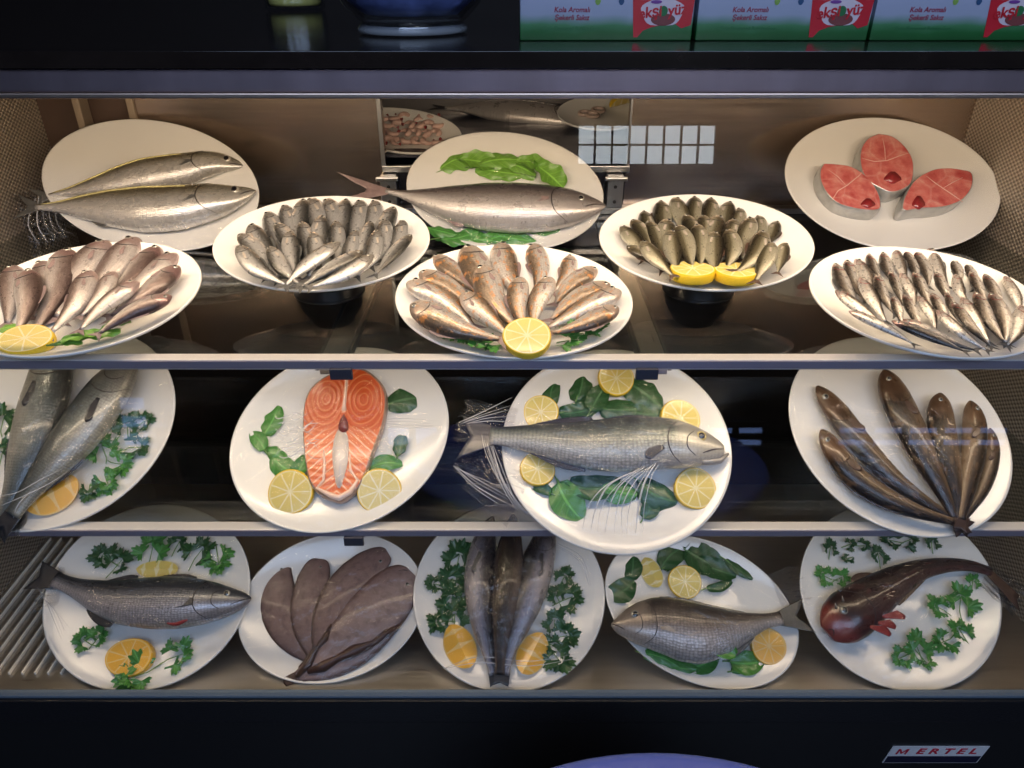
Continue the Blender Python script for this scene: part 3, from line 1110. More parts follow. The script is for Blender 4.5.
def part(name, me, mat, parent=case, label=None):
    o = obj(name, me, M[mat] if isinstance(mat, str) else mat, parent, label)
    if parent is case:
        o.matrix_parent_inverse = Matrix.Translation((0, -YF, 0))
    return o


part('countertop', box_mesh('countertop', [(XL - .3, .838, ZC0, XR + .3, 2.15, ZC1)], .0004), 'granite', label='glossy black countertop')
part('canopy_trim', box_mesh('canopy_trim', [(XL - .3, .846, 1.4235, XR + .3, .875, 1.4475)], .002), 'steel_trim', label='brushed steel front trim')
part('canopy_lip', box_mesh('canopy_lip', [(XL - .3, .8435, 1.4175, XR + .3, .8745, 1.4232)], .0015), 'steel_lip', label='bright lower lip of the trim')
part('lamp_strip', box_mesh('lamp_strip', [(XL + .02, .893, 1.412, XR - .02, .915, 1.425)], .002), emit_mat('lit_strip', WARM, 6.0), label='lit strip lamp under the canopy')
part('case_roof', box_mesh('case_roof', [(XL, .876, 1.4255, XR, 2.05, 1.446)]), 'steel_back')

# back panels with an opening in the middle
OX0, OX1, OZ = -.252, .228, 1.190
part('back_panel', box_mesh('back_panel', [(XL + .20, YB, Z1 + .004, OX0, YB + .02, 1.425)]), 'steel_back', label='brushed steel back panel at left')
part('back_panel', box_mesh('back_panel', [(OX1, YB, Z1 + .004, XR, YB + .02, 1.425)]), 'steel_back', label='brushed steel back panel at right')
part('back_panel', box_mesh('back_panel', [(XL, YB + .03, Z1 + .004, XL + .20, YB + .04, 1.425)]), simple('brown_panel', (.10, .065, .05), .3, .3, nscale=8, namp=.4), label='dark brown corner panel')
part('back_panel', box_mesh('back_panel', [(OX0, YB, Z1 + .004, OX1, YB + .02, OZ - .012)]), simple('dark_recess_panel', (.035, .035, .045), .2, .5), label='dark panel under the opening')
part('back_panel', box_mesh('back_panel', [(XL, YB, Z3 - .05, XR, YB + .02, Z1 - .014)]), simple('dark_steel_panel', (.06, .05, .045), .22, .8, nscale=2, namp=.5), label='dark back panel of the lower levels')
part('ledge', box_mesh('ledge', [(XL, YB - .03, Z1 + .0005, XR, YB - .001, Z1 + .012)], .001), 'bracket')
part('opening_frame', box_mesh('opening_frame', [(OX0 - .006, YB - .012, OZ - .012, OX1 + .006, YB - .001, OZ), (OX0 - .008, YB - .006, OZ, OX0, YB - .001, 1.425),
                                               (OX1, YB - .006, OZ, OX1 + .004, YB - .001, 1.425)], .001), 'bracket')
for x in (-.245, .205):
    b = part('shelf_support', box_mesh('shelf_support', [(x - .016, YB - .035, Z1 + .014, x + .016, YB - .0015, OZ - .014), (x - .022, YB - .045, OZ - .022, x + .022, YB - .036, OZ - .014)], .002), 'bracket')
    for zz in (1.125, 1.155):
        me = lathe_mesh('screw', [(.0001, .002), (.003, .0015), (.0035, 0)], 12)
        s_ = obj('screw', me, M['black'], b)
        s_.matrix_local = Matrix.Translation((x, YB - .0355, zz)) @ Matrix.Rotation(PI / 2, 4, 'X')
for x in (XL + .095, XL + .198):
    part('corner_post', box_mesh('corner_post', [(x - .007, YB - .006, Z1 + .014, x + .007, YB + .028, 1.424)], .002), simple('beige_post', (.34, .27, .20), .3, .3))

# side panels: dimpled translucent liner


def dimple_mat():
    t = NT('dimpled_side_liner')
    co = t.coord()
    sep = t.n('ShaderNodeSeparateXYZ')
    t.l(co, sep.inputs[0])
    a = t.math('SINE', t.math('MULTIPLY', sep.outputs[1], 2 * PI / .0125))
    b = t.math('SINE', t.math('MULTIPLY', sep.outputs[2], 2 * PI / .0085))
    d = t.math('MULTIPLY_ADD', t.math('MULTIPLY', a, b), .5, .5)
    c = t.mix(d, (.14, .105, .08), (.72, .62, .50))
    t.bsdf(c, .28, .35, t.bump(d, .9, .003), .3)
    return t.done()


M['dimple'] = dimple_mat()
for x0, x1, side in ((XL - .012, XL, 'left'), (XR, XR + .012, 'right')):
    part('side_panel', box_mesh('side_panel', [(x0, .80, Z3 - .05, x1, YB + .04, 1.4245)]), 'dimple', label=f'dimpled {side} side panel')

# glass shelves, their front rails, brackets and clips
part('glass_shelf', box_mesh('glass_shelf', [(XL + .001, .852, Z1 - .008, XR - .001, YB - .032, Z1)]), 'glass', label='upper glass shelf')
part('glass_shelf', box_mesh('glass_shelf', [(XL + .001, .852, Z2 - .008, XR - .001, 1.30, Z2)]), 'glass', label='middle glass shelf')
for z, nm in ((Z1, 'upper'), (Z2, 'middle')):
    part('shelf_rail', box_mesh('shelf_rail', [(XL + .001, .8335, z - .0050, XR - .001, .8515, z + .0062)], .0015), 'rail', label=f'pale aluminium rail of the {nm} shelf')
    part('rail_face', box_mesh('rail_face', [(XL + .001, .8318, z - .0055, XR - .001, .8334, z + .0050)], .0005), simple('violet_grey_rail', (.30, .27, .33), .35, .3), label=f'grey front strip of the {nm} shelf rail')
for z, nm in ((Z1, 'upper'), (Z2, 'middle')):
    part('rail_fill_strip', box_mesh('rail_fill_strip', [(XL + .03, .8405, z - .0115, XR - .03, .8515, z - .0088)]), 'rail', label=f'added thin strip under the {nm} rail')  # added unlit strips that dress the rail fill lights
for z, xs in ((Z1, ((341, 367, .0), (647, 367, 0))), (Z2, ((354, 537, 0), (652, 537, 0)))):
    for px, py, _ in xs:
        c = at_y(px, py, .832)
        part('rail_clip', box_mesh('rail_clip', [(c.x - .0145, .8255, z - .019, c.x + .0145, .8316, z - .0035)], .0015), 'clip')
for z, pairs, yb in ((Z1, ((332, -.0), (655, 0)), YB - .03), (Z2, ((354, 0), (655, 0)), 1.29)):
    for px, _ in pairs:
        x = at_z(px, 352 if z == Z1 else 520, z).x
        xb = x * .985
        part('shelf_bracket', box_mesh('shelf_bracket', [(x - .016, .853, z - .026, x + .016, yb, z - .0085)], .001), 'bracket')
        part('bracket_groove', box_mesh('bracket_groove', [(x - .021, .853, z - .020, x - .0165, yb, z - .009), (x + .0165, .853, z - .020, x + .021, yb, z - .009)]), 'black')

M['slat_reflection'] = simple('cream_reflection_slat', (.85, .80, .70), .4)
# deck, reflected grille lines, bottom ledge
part('deck', box_mesh('deck', [(XL, .752, Z3 - .03, XR, 1.30, Z3)]), 'steel_deck', label='stainless steel bottom deck')
part('deck_upstand', box_mesh('deck_upstand', [(XL, 1.301, Z3 - .03, XR, 1.32, Z3 + .10)]), simple('dark_upstand', (.03, .03, .03), .25, .5), label='dark upstand behind the deck')
for k in range(15):
    x = XL + .012 + k * .021
    part('reflection_slat', box_mesh('reflection_slat', [(x, .80, Z3 + .0005, x + .0028, 1.12, Z3 + .006)], .0008), 'slat_reflection')  # cream bars stand in for a grille's reflection in the deck
part('glass_channel', box_mesh('glass_channel', [(XL - .05, .739, .5685, XR + .05, .7515, .5735)], .001), 'glass_edge', label='blue grey channel holding the front glass')
part('base_ledge', box_mesh('base_ledge', [(XL - .3, .7335, .518, XR + .3, .7515, .5680)], .002), 'rough_black', label='speckled black ledge')
part('base_panel', box_mesh('base_panel', [(XL - .3, .742, .10, XR + .3, .7515, .5172)], .002), 'black', label='plain black lower front')
part('cabinet_body', box_mesh('cabinet_body', [(XL - .3, .7525, .10, XR + .3, 1.60, Z3 - .031)]), 'black')

# front glass, leaning back
g0, g1 = Vector((0, .7425, .5738)), Vector((0, .8640, 1.4170))
vs, off = [], Vector((0, .0035, 0))
for x in (XL - .04, XR + .04):
    for p in (g0, g1, g1 + off, g0 + off):
        vs.append((x, p.y, p.z))
part('front_glass', mesh_from('front_glass', vs, [(0, 1, 2, 3), (7, 6, 5, 4), (0, 4, 5, 1), (1, 5, 6, 2), (2, 6, 7, 3), (3, 7, 4, 0)], smooth=False), 'pane', label='clear front glass')


def text_mesh(name, body, size, extrude=.0002, shear=0.0, offset=0.0, space=1.0, align='CENTER'):
    cu = bpy.data.curves.new(name, 'FONT')
    cu.body = body
    cu.size = size
    cu.extrude = extrude
    cu.shear = shear
    cu.offset = offset
    cu.space_character = space
    cu.align_x = align
    cu.align_y = 'CENTER'
    cu.resolution_u = 3
    o = bpy.data.objects.new(name, cu)
    COL.objects.link(o)
    bpy.context.view_layer.update()
    me = bpy.data.meshes.new_from_object(o.evaluated_get(bpy.context.evaluated_depsgraph_get()))
    bpy.data.objects.remove(o)
    bpy.data.curves.remove(cu)
    me.name = name
    return me


def flat_poly(name, pts, depth, mat, parent, mtx):
    n = len(pts)
    vs = [(x, y, 0) for x, y in pts] + [(x, y, depth) for x, y in pts]
    fs = [tuple(range(n))[::-1], tuple(range(n, 2 * n))] + [(i, (i + 1) % n, n + (i + 1) % n, n + i) for i in range(n)]
    o = obj(name, mesh_from(name, vs, fs, smooth=False), mat, parent)
    o.matrix_local = mtx
    return o


FACE = Matrix.Rotation(PI / 2, 4, 'X')       # text and panels facing the camera (towards -y)
M['white_print'] = simple('white_print', (.75, .74, .76), .4)
M['red_print'] = simple('red_print', (.55, .02, .05), .4)
M['navy_print'] = simple('navy_print', (.012, .012, .035), .35)
bc = at_y(935, 753.5, .7415)
badge = thing('name_badge', 'small slanted silver and navy badge reading MERTEL on the black front', 'badge', Matrix.Translation((bc.x, .7412, bc.z)))
flat_poly('plate', [(-.081, -.0225), (.074, -.0225), (.082, .0205), (-.074, .0205)], .0012, M['white_print'], badge, FACE)
flat_poly('lower_band', [(-.0790, -.0212), (.0725, -.0212), (.0755, -.0045), (-.0762, -.0045)], .0004, M['navy_print'], badge, Matrix.Translation((0, -.0013, 0)) @ FACE)
u_ = .0022
flat_poly('lettering', [(x * u_ * .95 - .066 + y * u_ * .25, y * u_) for x, y in [(0, 0), (1.5, 0), (1.5, 4.2), (3.7, .6), (4.5, .6), (6.7, 4.2), (6.7, 0), (8.2, 0), (8.2, 6), (6.5, 6), (4.1, 2.4), (1.7, 6), (0, 6)]], .0003, M['red_print'], badge,
          Matrix.Translation((0, -.0016, .0012)) @ FACE)
tm = text_mesh('lettering', 'ERTEL', .0190, .0003, .25, .0005, 1.6)
o_ = obj('lettering', tm, M['red_print'], badge)
o_.matrix_local = Matrix.Translation((.0150, -.0016, .0080)) @ FACE @ Matrix.Diagonal((1.32, 1, 1, 1))

# ================================================================== THE ROOM BEHIND THE CAMERA


def struct(name, me, mat):
    o = obj(name, me, mat)
    o['kind'] = 'structure'
    return o


dark_wall = simple('dark_plaster', (.05, .05, .06), .8)
struct('floor', box_mesh('floor', [(-4, -1.7, -.05, 4, 3.4, 0)]), simple('dark_floor_tile', (.05, .045, .05), .3, nscale=3, namp=.3))
struct('ceiling', box_mesh('ceiling', [(-4, -1.7, 2.9, 4, 3.4, 2.95)]), dark_wall)
struct('wall_front', box_mesh('wall_front', [(-4, 3.3, 0, 4, 3.4, 2.9)]), simple('brown_dark_wall', (.05, .035, .03), .6))
struct('wall_back', box_mesh('wall_back', [(-4, -1.8, 0, 4, -1.7, 2.9)]), dark_wall)
struct('wall_left', box_mesh('wall_left', [(-4.1, -1.7, 0, -4, 3.4, 2.9)]), dark_wall)
struct('wall_right', box_mesh('wall_right', [(4, -1.7, 0, 4.1, 3.4, 2.9)]), dark_wall)


def window(i, x0, x1, z0, z1, nx, nz, color, strength, bar=.02):
    f = thing(f'window_{i}', '', '', Matrix.Translation(((x0 + x1) / 2, -1.69, z0)))
    for k in ('label', 'category'):
        del f[k]
    f['kind'] = 'structure'
    inv = Matrix.Translation((-(x0 + x1) / 2, 1.69, -z0))
    p = obj('pane', box_mesh('pane', [(x0, -1.699, z0, x1, -1.69, z1)]), emit_mat(f'daylit_pane_{i}', color, strength), f)
    p.matrix_parent_inverse = inv
    bars = []
    for k in range(nx + 1):
        x = x0 + (x1 - x0) * k / nx
        bars.append((x - bar / 2, -1.689, z0, x + bar / 2, -1.67, z1))
    for k in range(nz + 1):
        z = z0 + (z1 - z0) * k / nz
        bars.append((x0, -1.688, z - bar / 2, x1, -1.672, z + bar / 2))
    q = obj('frame_bars', box_mesh('frame_bars', bars), M['clip'], f)
    q.matrix_parent_inverse = inv


def reflect_to(px, py, y=-1.69):
    """where the front glass throws the view ray of a pixel, on the shop's back wall"""
    O, r = Vector((0, 0, CAM_Z)), ray(px, py)
    d = (g1 - g0).normalized()
    n = Vector((0, -d.z, d.y))
    t_ = (g0 - O).dot(n) / r.dot(n)
    h = O + r * t_
    q = r - 2 * r.dot(n) * n
    return h + q * ((y - h.y) / q.y)


A_, B_ = reflect_to(577, 165), reflect_to(716, 125)
window(1, A_.x, B_.x, A_.z, B_.z, 8, 2, (.86, .94, 1.0), 4.5, .008)
A_, B_ = reflect_to(700, 448), reflect_to(765, 424)
print('REFL', A_, B_)
LZ = (max(.06, A_.z), max(.2, B_.z))
window(2, reflect_to(585, 430).x, reflect_to(765, 430).x, *LZ, 6, 2, (.30, .46, 1.0), 1.5, .03)
window(3, reflect_to(835, 430).x, reflect_to(1010, 430).x, *LZ, 5, 2, (.30, .46, 1.0), 1.5, .03)
window(4, reflect_to(385, 430).x, reflect_to(440, 430).x, *LZ, 2, 1, (.40, .56, 1.0), 1.5, .03)
window(5, reflect_to(120, 430).x, reflect_to(152, 430).x, LZ[0], LZ[1] + .15, 1, 3, (.25, .46, 1.0), 1.5, .03)

# round blue table in front of the case
tb = thing('round_table', 'round table with a bright blue top below the case front', 'table', Matrix.Translation((.165, .135, 0)))
obj('tabletop', lathe_mesh('tabletop', [(.0005, .75), (.385, .75), (.395, .748), (.40, .742), (.395, .735), (.0005, .732)], 96), simple('blue_tabletop', (.07, .12, .50), .35), tb)
obj('pedestal', lathe_mesh('pedestal', [(.0005, .731), (.10, .731), (.04, .70), (.03, .40), (.03, .05), (.20, .02), (.21, .001), (.0005, .001)], 48), M['black'], tb)

# ================================================================== THE PLATES
P1 = Plate('back_left', 150, 185, 109.5, 65, 8, 40, Z1 + .001)
P4 = Plate('back_mid', 505, 191, 99, 59, 6, 40, Z1 + .001)
P7 = Plate('back_right', 893, 184, 109, 65, 10, 40, Z1 + .001)
P2 = Plate('sardines', 321, 243, 109, 47, -4, 15, Z1 + .055)
P6 = Plate('scad', 707, 242, 108, 47.5, 4, 15, Z1 + .055)
P3 = Plate('whiting', 79, 299, 125, 52, -13, 14, Z1 + .024)
P5 = Plate('mullet', 514, 301, 119, 57, 2, 14, Z1 + .013)
P8 = Plate('anchovy', 931, 302, 124, 51, 12, 14, Z1 + .024)
P9 = Plate('mid_left', 55, 430, 128, 92, -30, 38, Z2 + .004)
P10 = Plate('salmon', 339, 440, 114, 88, -25, 38, Z2 + .006)
P11 = Plate('bluefish', 617, 452, 116, 102, 15, 38, Z2 + .002, ysup=None)
P12 = Plate('brown', 901, 437, 122, 88, 35, 38, Z2 + .006)
P13 = Plate('bass', 146, 598, 108.7, 88.6, -30, 29, Z3 + .003)
P14 = Plate('soles', 331, 608, 96, 73, -20, 29, Z3 + .003)
P15 = Plate('three', 509, 598, 96, 95, 0, 29, Z3 + .003)
P16 = Plate('bream', 702, 612, 103.5, 69, 28, 29, Z3 + .003)
P17 = Plate('gurnard', 901, 597, 106.5, 88.8, 35, 29, Z3 + .003)
for p in PLATES.values():
    lo = p.mat @ Vector((0, -p.b, p.rim))
    hi = p.mat @ Vector((0, p.b, p.rim))
    print('PLATE %-10s a=%.3f b=%.3f ang=%.0f  low y=%.3f z=%.3f  high y=%.3f z=%.3f' % (p.key, p.a, p.b, math.degrees(p.ang), lo.y, lo.z, hi.y, hi.z))

for P_, lab in (
        (P1, 'white oval plate with two mackerels at the back left'),
        (P4, 'white oval plate with one large bonito and rocket leaves at the back'),
        (P7, 'white oval plate with three pink tuna steaks at the back right'),
        (P2, 'white oval plate heaped with small silver sardines'),
        (P6, 'white oval plate heaped with small olive horse mackerels and two lemon slices'),
        (P3, 'white oval plate of pinkish whiting at the left edge of the upper shelf'),
        (P5, 'white oval plate of orange pink red mullets in the centre of the upper shelf'),
        (P8, 'white oval plate packed with thin silver anchovies at the upper right'),
        (P9, 'white oval plate with two upright grey fish at the left of the middle shelf'),
        (P10, 'white oval plate with a horseshoe shaped salmon steak'),
        (P11, 'white round plate with a big yellow eyed bluefish and five lemon slices'),
        (P12, 'white oval plate with long brown fish fanned out from the bottom'),
        (P13, 'white oval plate with a dark backed sea bass on the bottom deck'),
        (P14, 'white oval plate with four mauve brown soles'),
        (P15, 'white round plate with three dark fish standing heads up'),
        (P16, 'white oval plate with a gilthead bream facing left'),
        (P17, 'white oval plate with a red brown big headed gurnard')):
    P_.build(lab)

# ================================================================== BIG FISH


def big_fish(P, name, prof, spine_px, hpx, label, skin, fin='fin_grey', z0=.022, back=1, eye=(.09, .3, .012), eye_mat='eye', tail=None, group=None,
             flat=1.0, arch=None, mouth=None, gill=None, fins=(), pect=None, dz=0.0, cat='fish', nring=24, lateral=None, red=None):
    px = [P.loc(x, y, z0) for x, y in spine_px]
    k = len(spine_px) // 2
    (ax_, ay), (bx, by) = spine_px[max(0, k - 1)], spine_px[min(len(spine_px) - 1, k + 1)]
    dx, dy = bx - ax_, by - ay
    l = math.hypot(dx, dy)
    nx, ny = -dy / l, dx / l
    mx, my = spine_px[k]
    H = float(np.linalg.norm(P.loc(mx + nx * hpx / 2, my + ny * hpx / 2, z0) - P.loc(mx - nx * hpx / 2, my - ny * hpx / 2, z0)))
    mid = px[k]
    pts = [p - mid for p in px]
    root = thing(name, label, cat, P.mat @ Matrix.Translation((mid[0], mid[1], 0)), group)
    b = Body(prof, pts, H, back, 60, nring, z0=z0, flat=flat, arch=arch, dz=dz)
    obj('body', b.mesh(), M[skin], root)
    if eye:
        e_, p_ = b.eye(eye[0], eye[1], eye[2] * b.L * 1.3)
        e = obj('eye', e_, M[eye_mat], root)
        obj('pupil', p_, M['pupil'], e)
    for i, g in enumerate(gill or ()):
        obj('gill_slit', b.line('gill_slit', g, .0024 * b.L, .0003), M['dark_line'], root)
    if mouth:
        obj('mouth', b.line('mouth', mouth, .0030 * b.L, .0002), M['dark_line'], root, 'dark mouth line')
    if lateral:
        obj('lateral_line', b.line('lateral_line', lateral[0], lateral[1] * b.L, .0001), M[lateral[2]], root, lateral[3] if len(lateral) > 3 else None)
    if red:
        obj('red_fin_base', b.line('red_fin_base', red, .010 * b.L, .0), M['red_line'], root, 'reddish patch on the belly')
    if tail:
        obj('tail_fin', b.tail(tail[0] * b.L, tail[1] * b.L, tail[2], tail[3] if len(tail) > 3 else 0, tail[4] if len(tail) > 4 else 0), M[fin], root)
    for fname, *a in fins:
        obj(fname, b.edge_fin(fname, *a), M[fin], root)
    if pect:
        obj('pectoral_fin', b.pectoral(pect[0], pect[1], pect[2] * b.L, pect[3] * b.L, pect[4]), M[pect[5] if len(pect) > 5 else fin], root)
    return root, b


G1 = [(.19, .95), (.235, .5), (.25, 0), (.235, -.5), (.18, -.95)]
G2 = [(.135, .55), (.165, .2), (.165, -.25), (.13, -.6)]
M['gold_line'] = simple('gold_line', (.80, .66, .30), .25, .4, nscale=160, namp=.4)

M['mackerel'] = fish_mat('mackerel_skin', [(0, (.66, .64, .62)), (.45, (.68, .66, .62)), (.66, (.40, .36, .26)), (.80, (.22, .18, .09)), (.90, (.60, .50, .24)), (1, (.20, .16, .07))],
                         head=((.42, .40, .34), .2, .5), metal=.5, rough=.25, scales=(120, 30), scale_amp=.08,
                         stripes=(9, (.62, .54, .30), .80, .5))
M['bonito'] = fish_mat('bonito_skin', [(0, (.60, .57, .55)), (.42, (.58, .54, .52)), (.60, (.34, .29, .27)), (.80, (.14, .12, .13)), (1, (.06, .06, .08))],
                       head=((.40, .36, .34), .22, .35), metal=.45, rough=.27, scales=(150, 40), scale_amp=.06)
M['bluefish'] = fish_mat('bluefish_skin', [(0, (.66, .64, .60)), (.3, (.58, .58, .53)), (.5, (.40, .43, .38)), (.75, (.22, .26, .21)), (.92, (.09, .11, .09)), (1, (.04, .05, .045))],
                         head=((.58, .54, .46), .2, .55), metal=.3, rough=.3, scales=(62, 20), scale_amp=.8, bumpstr=.6)
M['seabass'] = fish_mat('sea_bass_skin', [(0, (.66, .60, .60)), (.32, (.62, .58, .60)), (.5, (.30, .31, .36)), (.75, (.09, .10, .13)), (1, (.03, .035, .045))],
                        head=((.10, .10, .11), .2, .45), metal=.35, rough=.28, scales=(70, 26), scale_amp=.8, bumpstr=.6)
M['greyfish'] = fish_mat('pale_grey_fish_skin', [(0, (.46, .44, .36)), (.3, (.40, .40, .36)), (.5, (.22, .25, .25)), (.8, (.11, .14, .15)), (1, (.04, .05, .05))],
                         head=((.16, .15, .14), .2, .5), metal=.35, rough=.32, scales=(66, 22), scale_amp=.7, mottle=.5)
M['darkfish'] = fish_mat('dark_fish_skin', [(0, (.42, .38, .36)), (.25, (.36, .34, .38)), (.45, (.20, .20, .26)), (.65, (.07, .065, .08)), (1, (.025, .02, .022))],
                         head=((.07, .06, .07), .2, .6), metal=.45, rough=.26, scales=(100, 34), scale_amp=.25)
M['darkback'] = fish_mat('dark_back_skin', [(0, (.14, .11, .10)), (.3, (.05, .035, .03)), (.55, (.02, .014, .014)), (.8, (.07, .045, .03)), (1, (.16, .13, .13))],
                         head=((.04, .03, .03), .2, .7), metal=.4, rough=.22, scales=(100, 34), scale_amp=.2)
M['bream'] = fish_mat('bream_skin', [(0, (.66, .63, .62)), (.36, (.64, .58, .56)), (.54, (.38, .32, .28)), (.8, (.16, .12, .10)), (1, (.07, .055, .05))],
                      head=((.44, .36, .28), .2, .5), metal=.3, rough=.3, scales=(52, 24), scale_amp=.8, bumpstr=.6, mottle=.5)
M['sole'] = fish_mat('sole_skin', [(0, (.12, .06, .05)), (.12, (.24, .145, .125)), (.5, (.30, .18, .16)), (.88, (.26, .155, .135)), (1, (.12, .06, .05))],
                     metal=0.0, rough=.42, scales=(110, 50), scale_amp=.5, noise_amp=.2, mottle=.8, dark=.9, spots=(10, (.10, .06, .05), .60, .35), coat=.25)
M['sole_pale'] = fish_mat('pale_sole_skin', [(0, (.14, .07, .055)), (.12, (.28, .18, .165)), (.5, (.34, .24, .225)), (.88, (.28, .19, .18)), (1, (.12, .07, .06))],
                          metal=0.0, rough=.40, scales=(110, 50), scale_amp=.4, noise_amp=.3, coat=.3, mottle=.8, dark=.95)
M['brownfish'] = fish_mat('brown_fish_skin', [(0, (.30, .22, .14)), (.25, (.20, .135, .08)), (.42, (.075, .045, .025)), (.75, (.035, .022, .013)), (1, (.02, .013, .01))],
                          head=((.14, .075, .04), .2, .6), metal=.2, rough=.28, scales=(60, 20), scale_amp=.45, spots=(6, (.15, .09, .05), .54, .6))
M['gurnard'] = fish_mat('red_brown_skin', [(0, (.10, .035, .03)), (.35, (.06, .024, .02)), (.6, (.036, .015, .013)), (1, (.022, .01, .009))],
                        head=((.22, .045, .035), .09, .85), metal=0.05, rough=.27, scales=(50, 24), scale_amp=.35, noise_amp=.35, coat=.5, bumpstr=1.0, mottle=.6, dark=.9, spots=(5, (.09, .03, .025), .56, .6))

# two mackerels, back left
for sp, h, lab, z in (
        ([(244, 166), (215, 164), (180, 170), (140, 176), (95, 187), (48, 196)], 31, 'silver mackerel with golden back, the upper of two on the back left plate', .020),
        ([(256, 191), (225, 200), (180, 207), (140, 208), (90, 207), (36, 207)], 43, 'silver mackerel with golden back, the lower and fatter of two on the back left plate', .030)):
    big_fish(P1, 'mackerel', 'mackerel', sp, h, lab, 'mackerel', 'fin_grey', z, back=1 if True else -1, eye=(.085, .28, .016), tail=(.10, .07, .6), group='mackerels on the back left plate',
             mouth=[(.0, -.1), (.03, -.15), (.07, -.3)], gill=[G1], fins=(('dorsal_fin', .34, .42, .10, .02, 1, .4), ('anal_fin', .66, .74, .10, .03, -1, .4)), pect=(.25, -.05, .07, .03, .1),
             lateral=([(.30, .62), (.45, .66), (.62, .66), (.80, .6), (.97, .4)], .006, 'gold_line', 'bright gold line along the back') if True else None)
# bonito, back middle
big_fish(P4, 'bonito', 'bonito', [(606, 206), (570, 208), (520, 208), (470, 205), (425, 199), (386, 191)], 46, 'large silver bonito lying across green leaves, its forked tail sticking out left', 'bonito',
         'fin_pink', .034, eye=(.115, .25, .012), tail=(.25, .095, .66, .28, .012), mouth=[(.0, -.05), (.05, -.1), (.10, -.35)], gill=[G1],
         fins=(('dorsal_fin', .28, .55, .10, .05, 1, .5), ('anal_fin', .62, .70, .12, .03, -1, .5)), pect=(.26, -.0, .10, .035, .1))

# bluefish, middle shelf
K = lambda x, y: (440 + x / 3.413, 350 + y / 3.413)
bf, bb = big_fish(P11, 'bluefish', 'bluefish', [K(968, 335), K(860, 328), K(760, 322), K(620, 326), K(480, 324), K(330, 306), K(170, 292)], 56,
                  'big silver green bluefish with open jaw and yellow eye facing right', 'bluefish', 'fin_dark', .036, eye=(.105, .38, .017), eye_mat='eye_gold',
                  tail=(.13, .095, .35, .12), gill=[G1, G2], mouth=[(.0, -.22), (.05, -.30), (.10, -.5)],
                  fins=(('dorsal_fin', .30, .52, .10, .06, 1, .4), ('second_dorsal_fin', .55, .82, .16, .05, 1, .5), ('anal_fin', .58, .82, .14, .05, -1, .5)), pect=(.27, -.30, .09, .05, .4))
e_ = bb.S(.01, -.6)
me = tube_mesh('lower_jaw', [bb.S(.10, -.85, -.004), bb.S(.05, -.95, -.004), bb.S(.015, -1.2, -.004), bb.S(-.0, -1.1, -.003) + Vector((.008, .004, 0))], [.005, .006, .005, .002], 10)
obj('lower_jaw', me, simple('pale_jaw', (.36, .34, .31), .3, .2, nscale=60, namp=.2), bf)

# sea bass, bottom left
K = lambda x, y: (x / 3.656, 500 + y / 3.656)
big_fish(P13, 'sea_bass', 'bass', [K(918, 362), K(800, 372), K(690, 378), K(560, 376), K(430, 366), K(310, 332), K(200, 290)], 53,
         'dark backed silver sea bass facing right on the bottom left plate', 'seabass', 'fin_dark', .034, eye=(.105, .35, .013), tail=(.12, .075, .3, .15),
         gill=[G1, G2], mouth=[(.0, -.05), (.04, -.25), (.085, -.45)],
         fins=(('dorsal_fin', .28, .50, .14, .06, 1, .3, .25), ('second_dorsal_fin', .58, .74, .14, .06, 1, .4), ('anal_fin', .62, .76, .18, .08, -1, .5)), pect=(.245, -.15, .13, .075, -.1),
         lateral=([(.26, .42), (.45, .46), (.65, .40), (.95, .1)], .0015, 'dark_line'), red=[(.27, -.82), (.32, -.9), (.36, -.86)])

# gilthead bream, bottom
K = lambda x, y: (590 + x / 3.656, 500 + y / 3.656)
big_fish(P16, 'gilthead_bream', 'bream', [K(78, 455), K(170, 462), K(290, 470), K(400, 478), K(520, 466), K(620, 446), K(700, 432)], 62,
         'rounded silver brown bream facing left on the bottom deck', 'bream', 'fin_grey', .036, back=-1, eye=(.13, .42, .019), tail=(.17, .10, .45, -.05),
         gill=[G1, G2], mouth=[(.0, -.1), (.04, -.3), (.07, -.5)],
         fins=(('dorsal_fin', .28, .80, .10, .05, 1, .3, .2), ('anal_fin', .62, .80, .12, .05, -1, .4)), pect=(.27, -.15, .20, .05, .05, 'fin_pale'),
         lateral=([(.26, .45), (.45, .5), (.65, .40), (.95, .1)], .0012, 'dark_line'))

# gurnard, bottom right
K = lambda x, y: (790 + x / 3.66, 500 + y / 3.66)
g_, gb = big_fish(P17, 'gurnard', 'gurnard', [K(140, 490), K(215, 425), K(300, 355), K(380, 300), K(470, 258), K(560, 240), K(650, 240), K(735, 262)], 50,
                  'dark red brown gurnard with a big head, its body curving up to the right', 'gurnard', 'fin_brown', .036, back=-1, flat=1.1,
                  eye=(.12, .30, .016), tail=(.19, .045, .12, -.75), mouth=[(.005, .3), (.02, 0), (.005, -.4)], gill=[G1],
                  fins=(('dorsal_fin', .28, .40, .16, .06, 1, .8), ('anal_fin', .40, .62, .10, .05, -1, .4)), pect=None)
for i, (a, b_) in enumerate((((.17, -.75), .9), ((.22, -.85), .7), ((.26, -.8), .5))):
    q = gb.S(*a)
    T_, n_ = gb.at(a[0], gb.T), gb.at(a[0], gb.Nn)
    d = T_ * math.cos(b_) - n_ * math.sin(b_)
    e = Vector((d[0], d[1], 0))
    L_ = (.030, .026, .034)[i]
    w_ = Vector((-d[1], d[0], 0)) * .0045
    obj('pectoral_fin', gb.fin('pectoral_fin', [q - w_ * .5, q - w_ * .15, q + w_ * .15, q + w_ * .5],
                               [q + e * L_ - w_ * 1.6, q + e * L_ * 1.1 - w_ * .5, q + e * L_ + w_ * .6, q + e * L_ * .8 + w_ * 1.8], thick=.0012), M['fin_red'], g_, 'red spread fin')
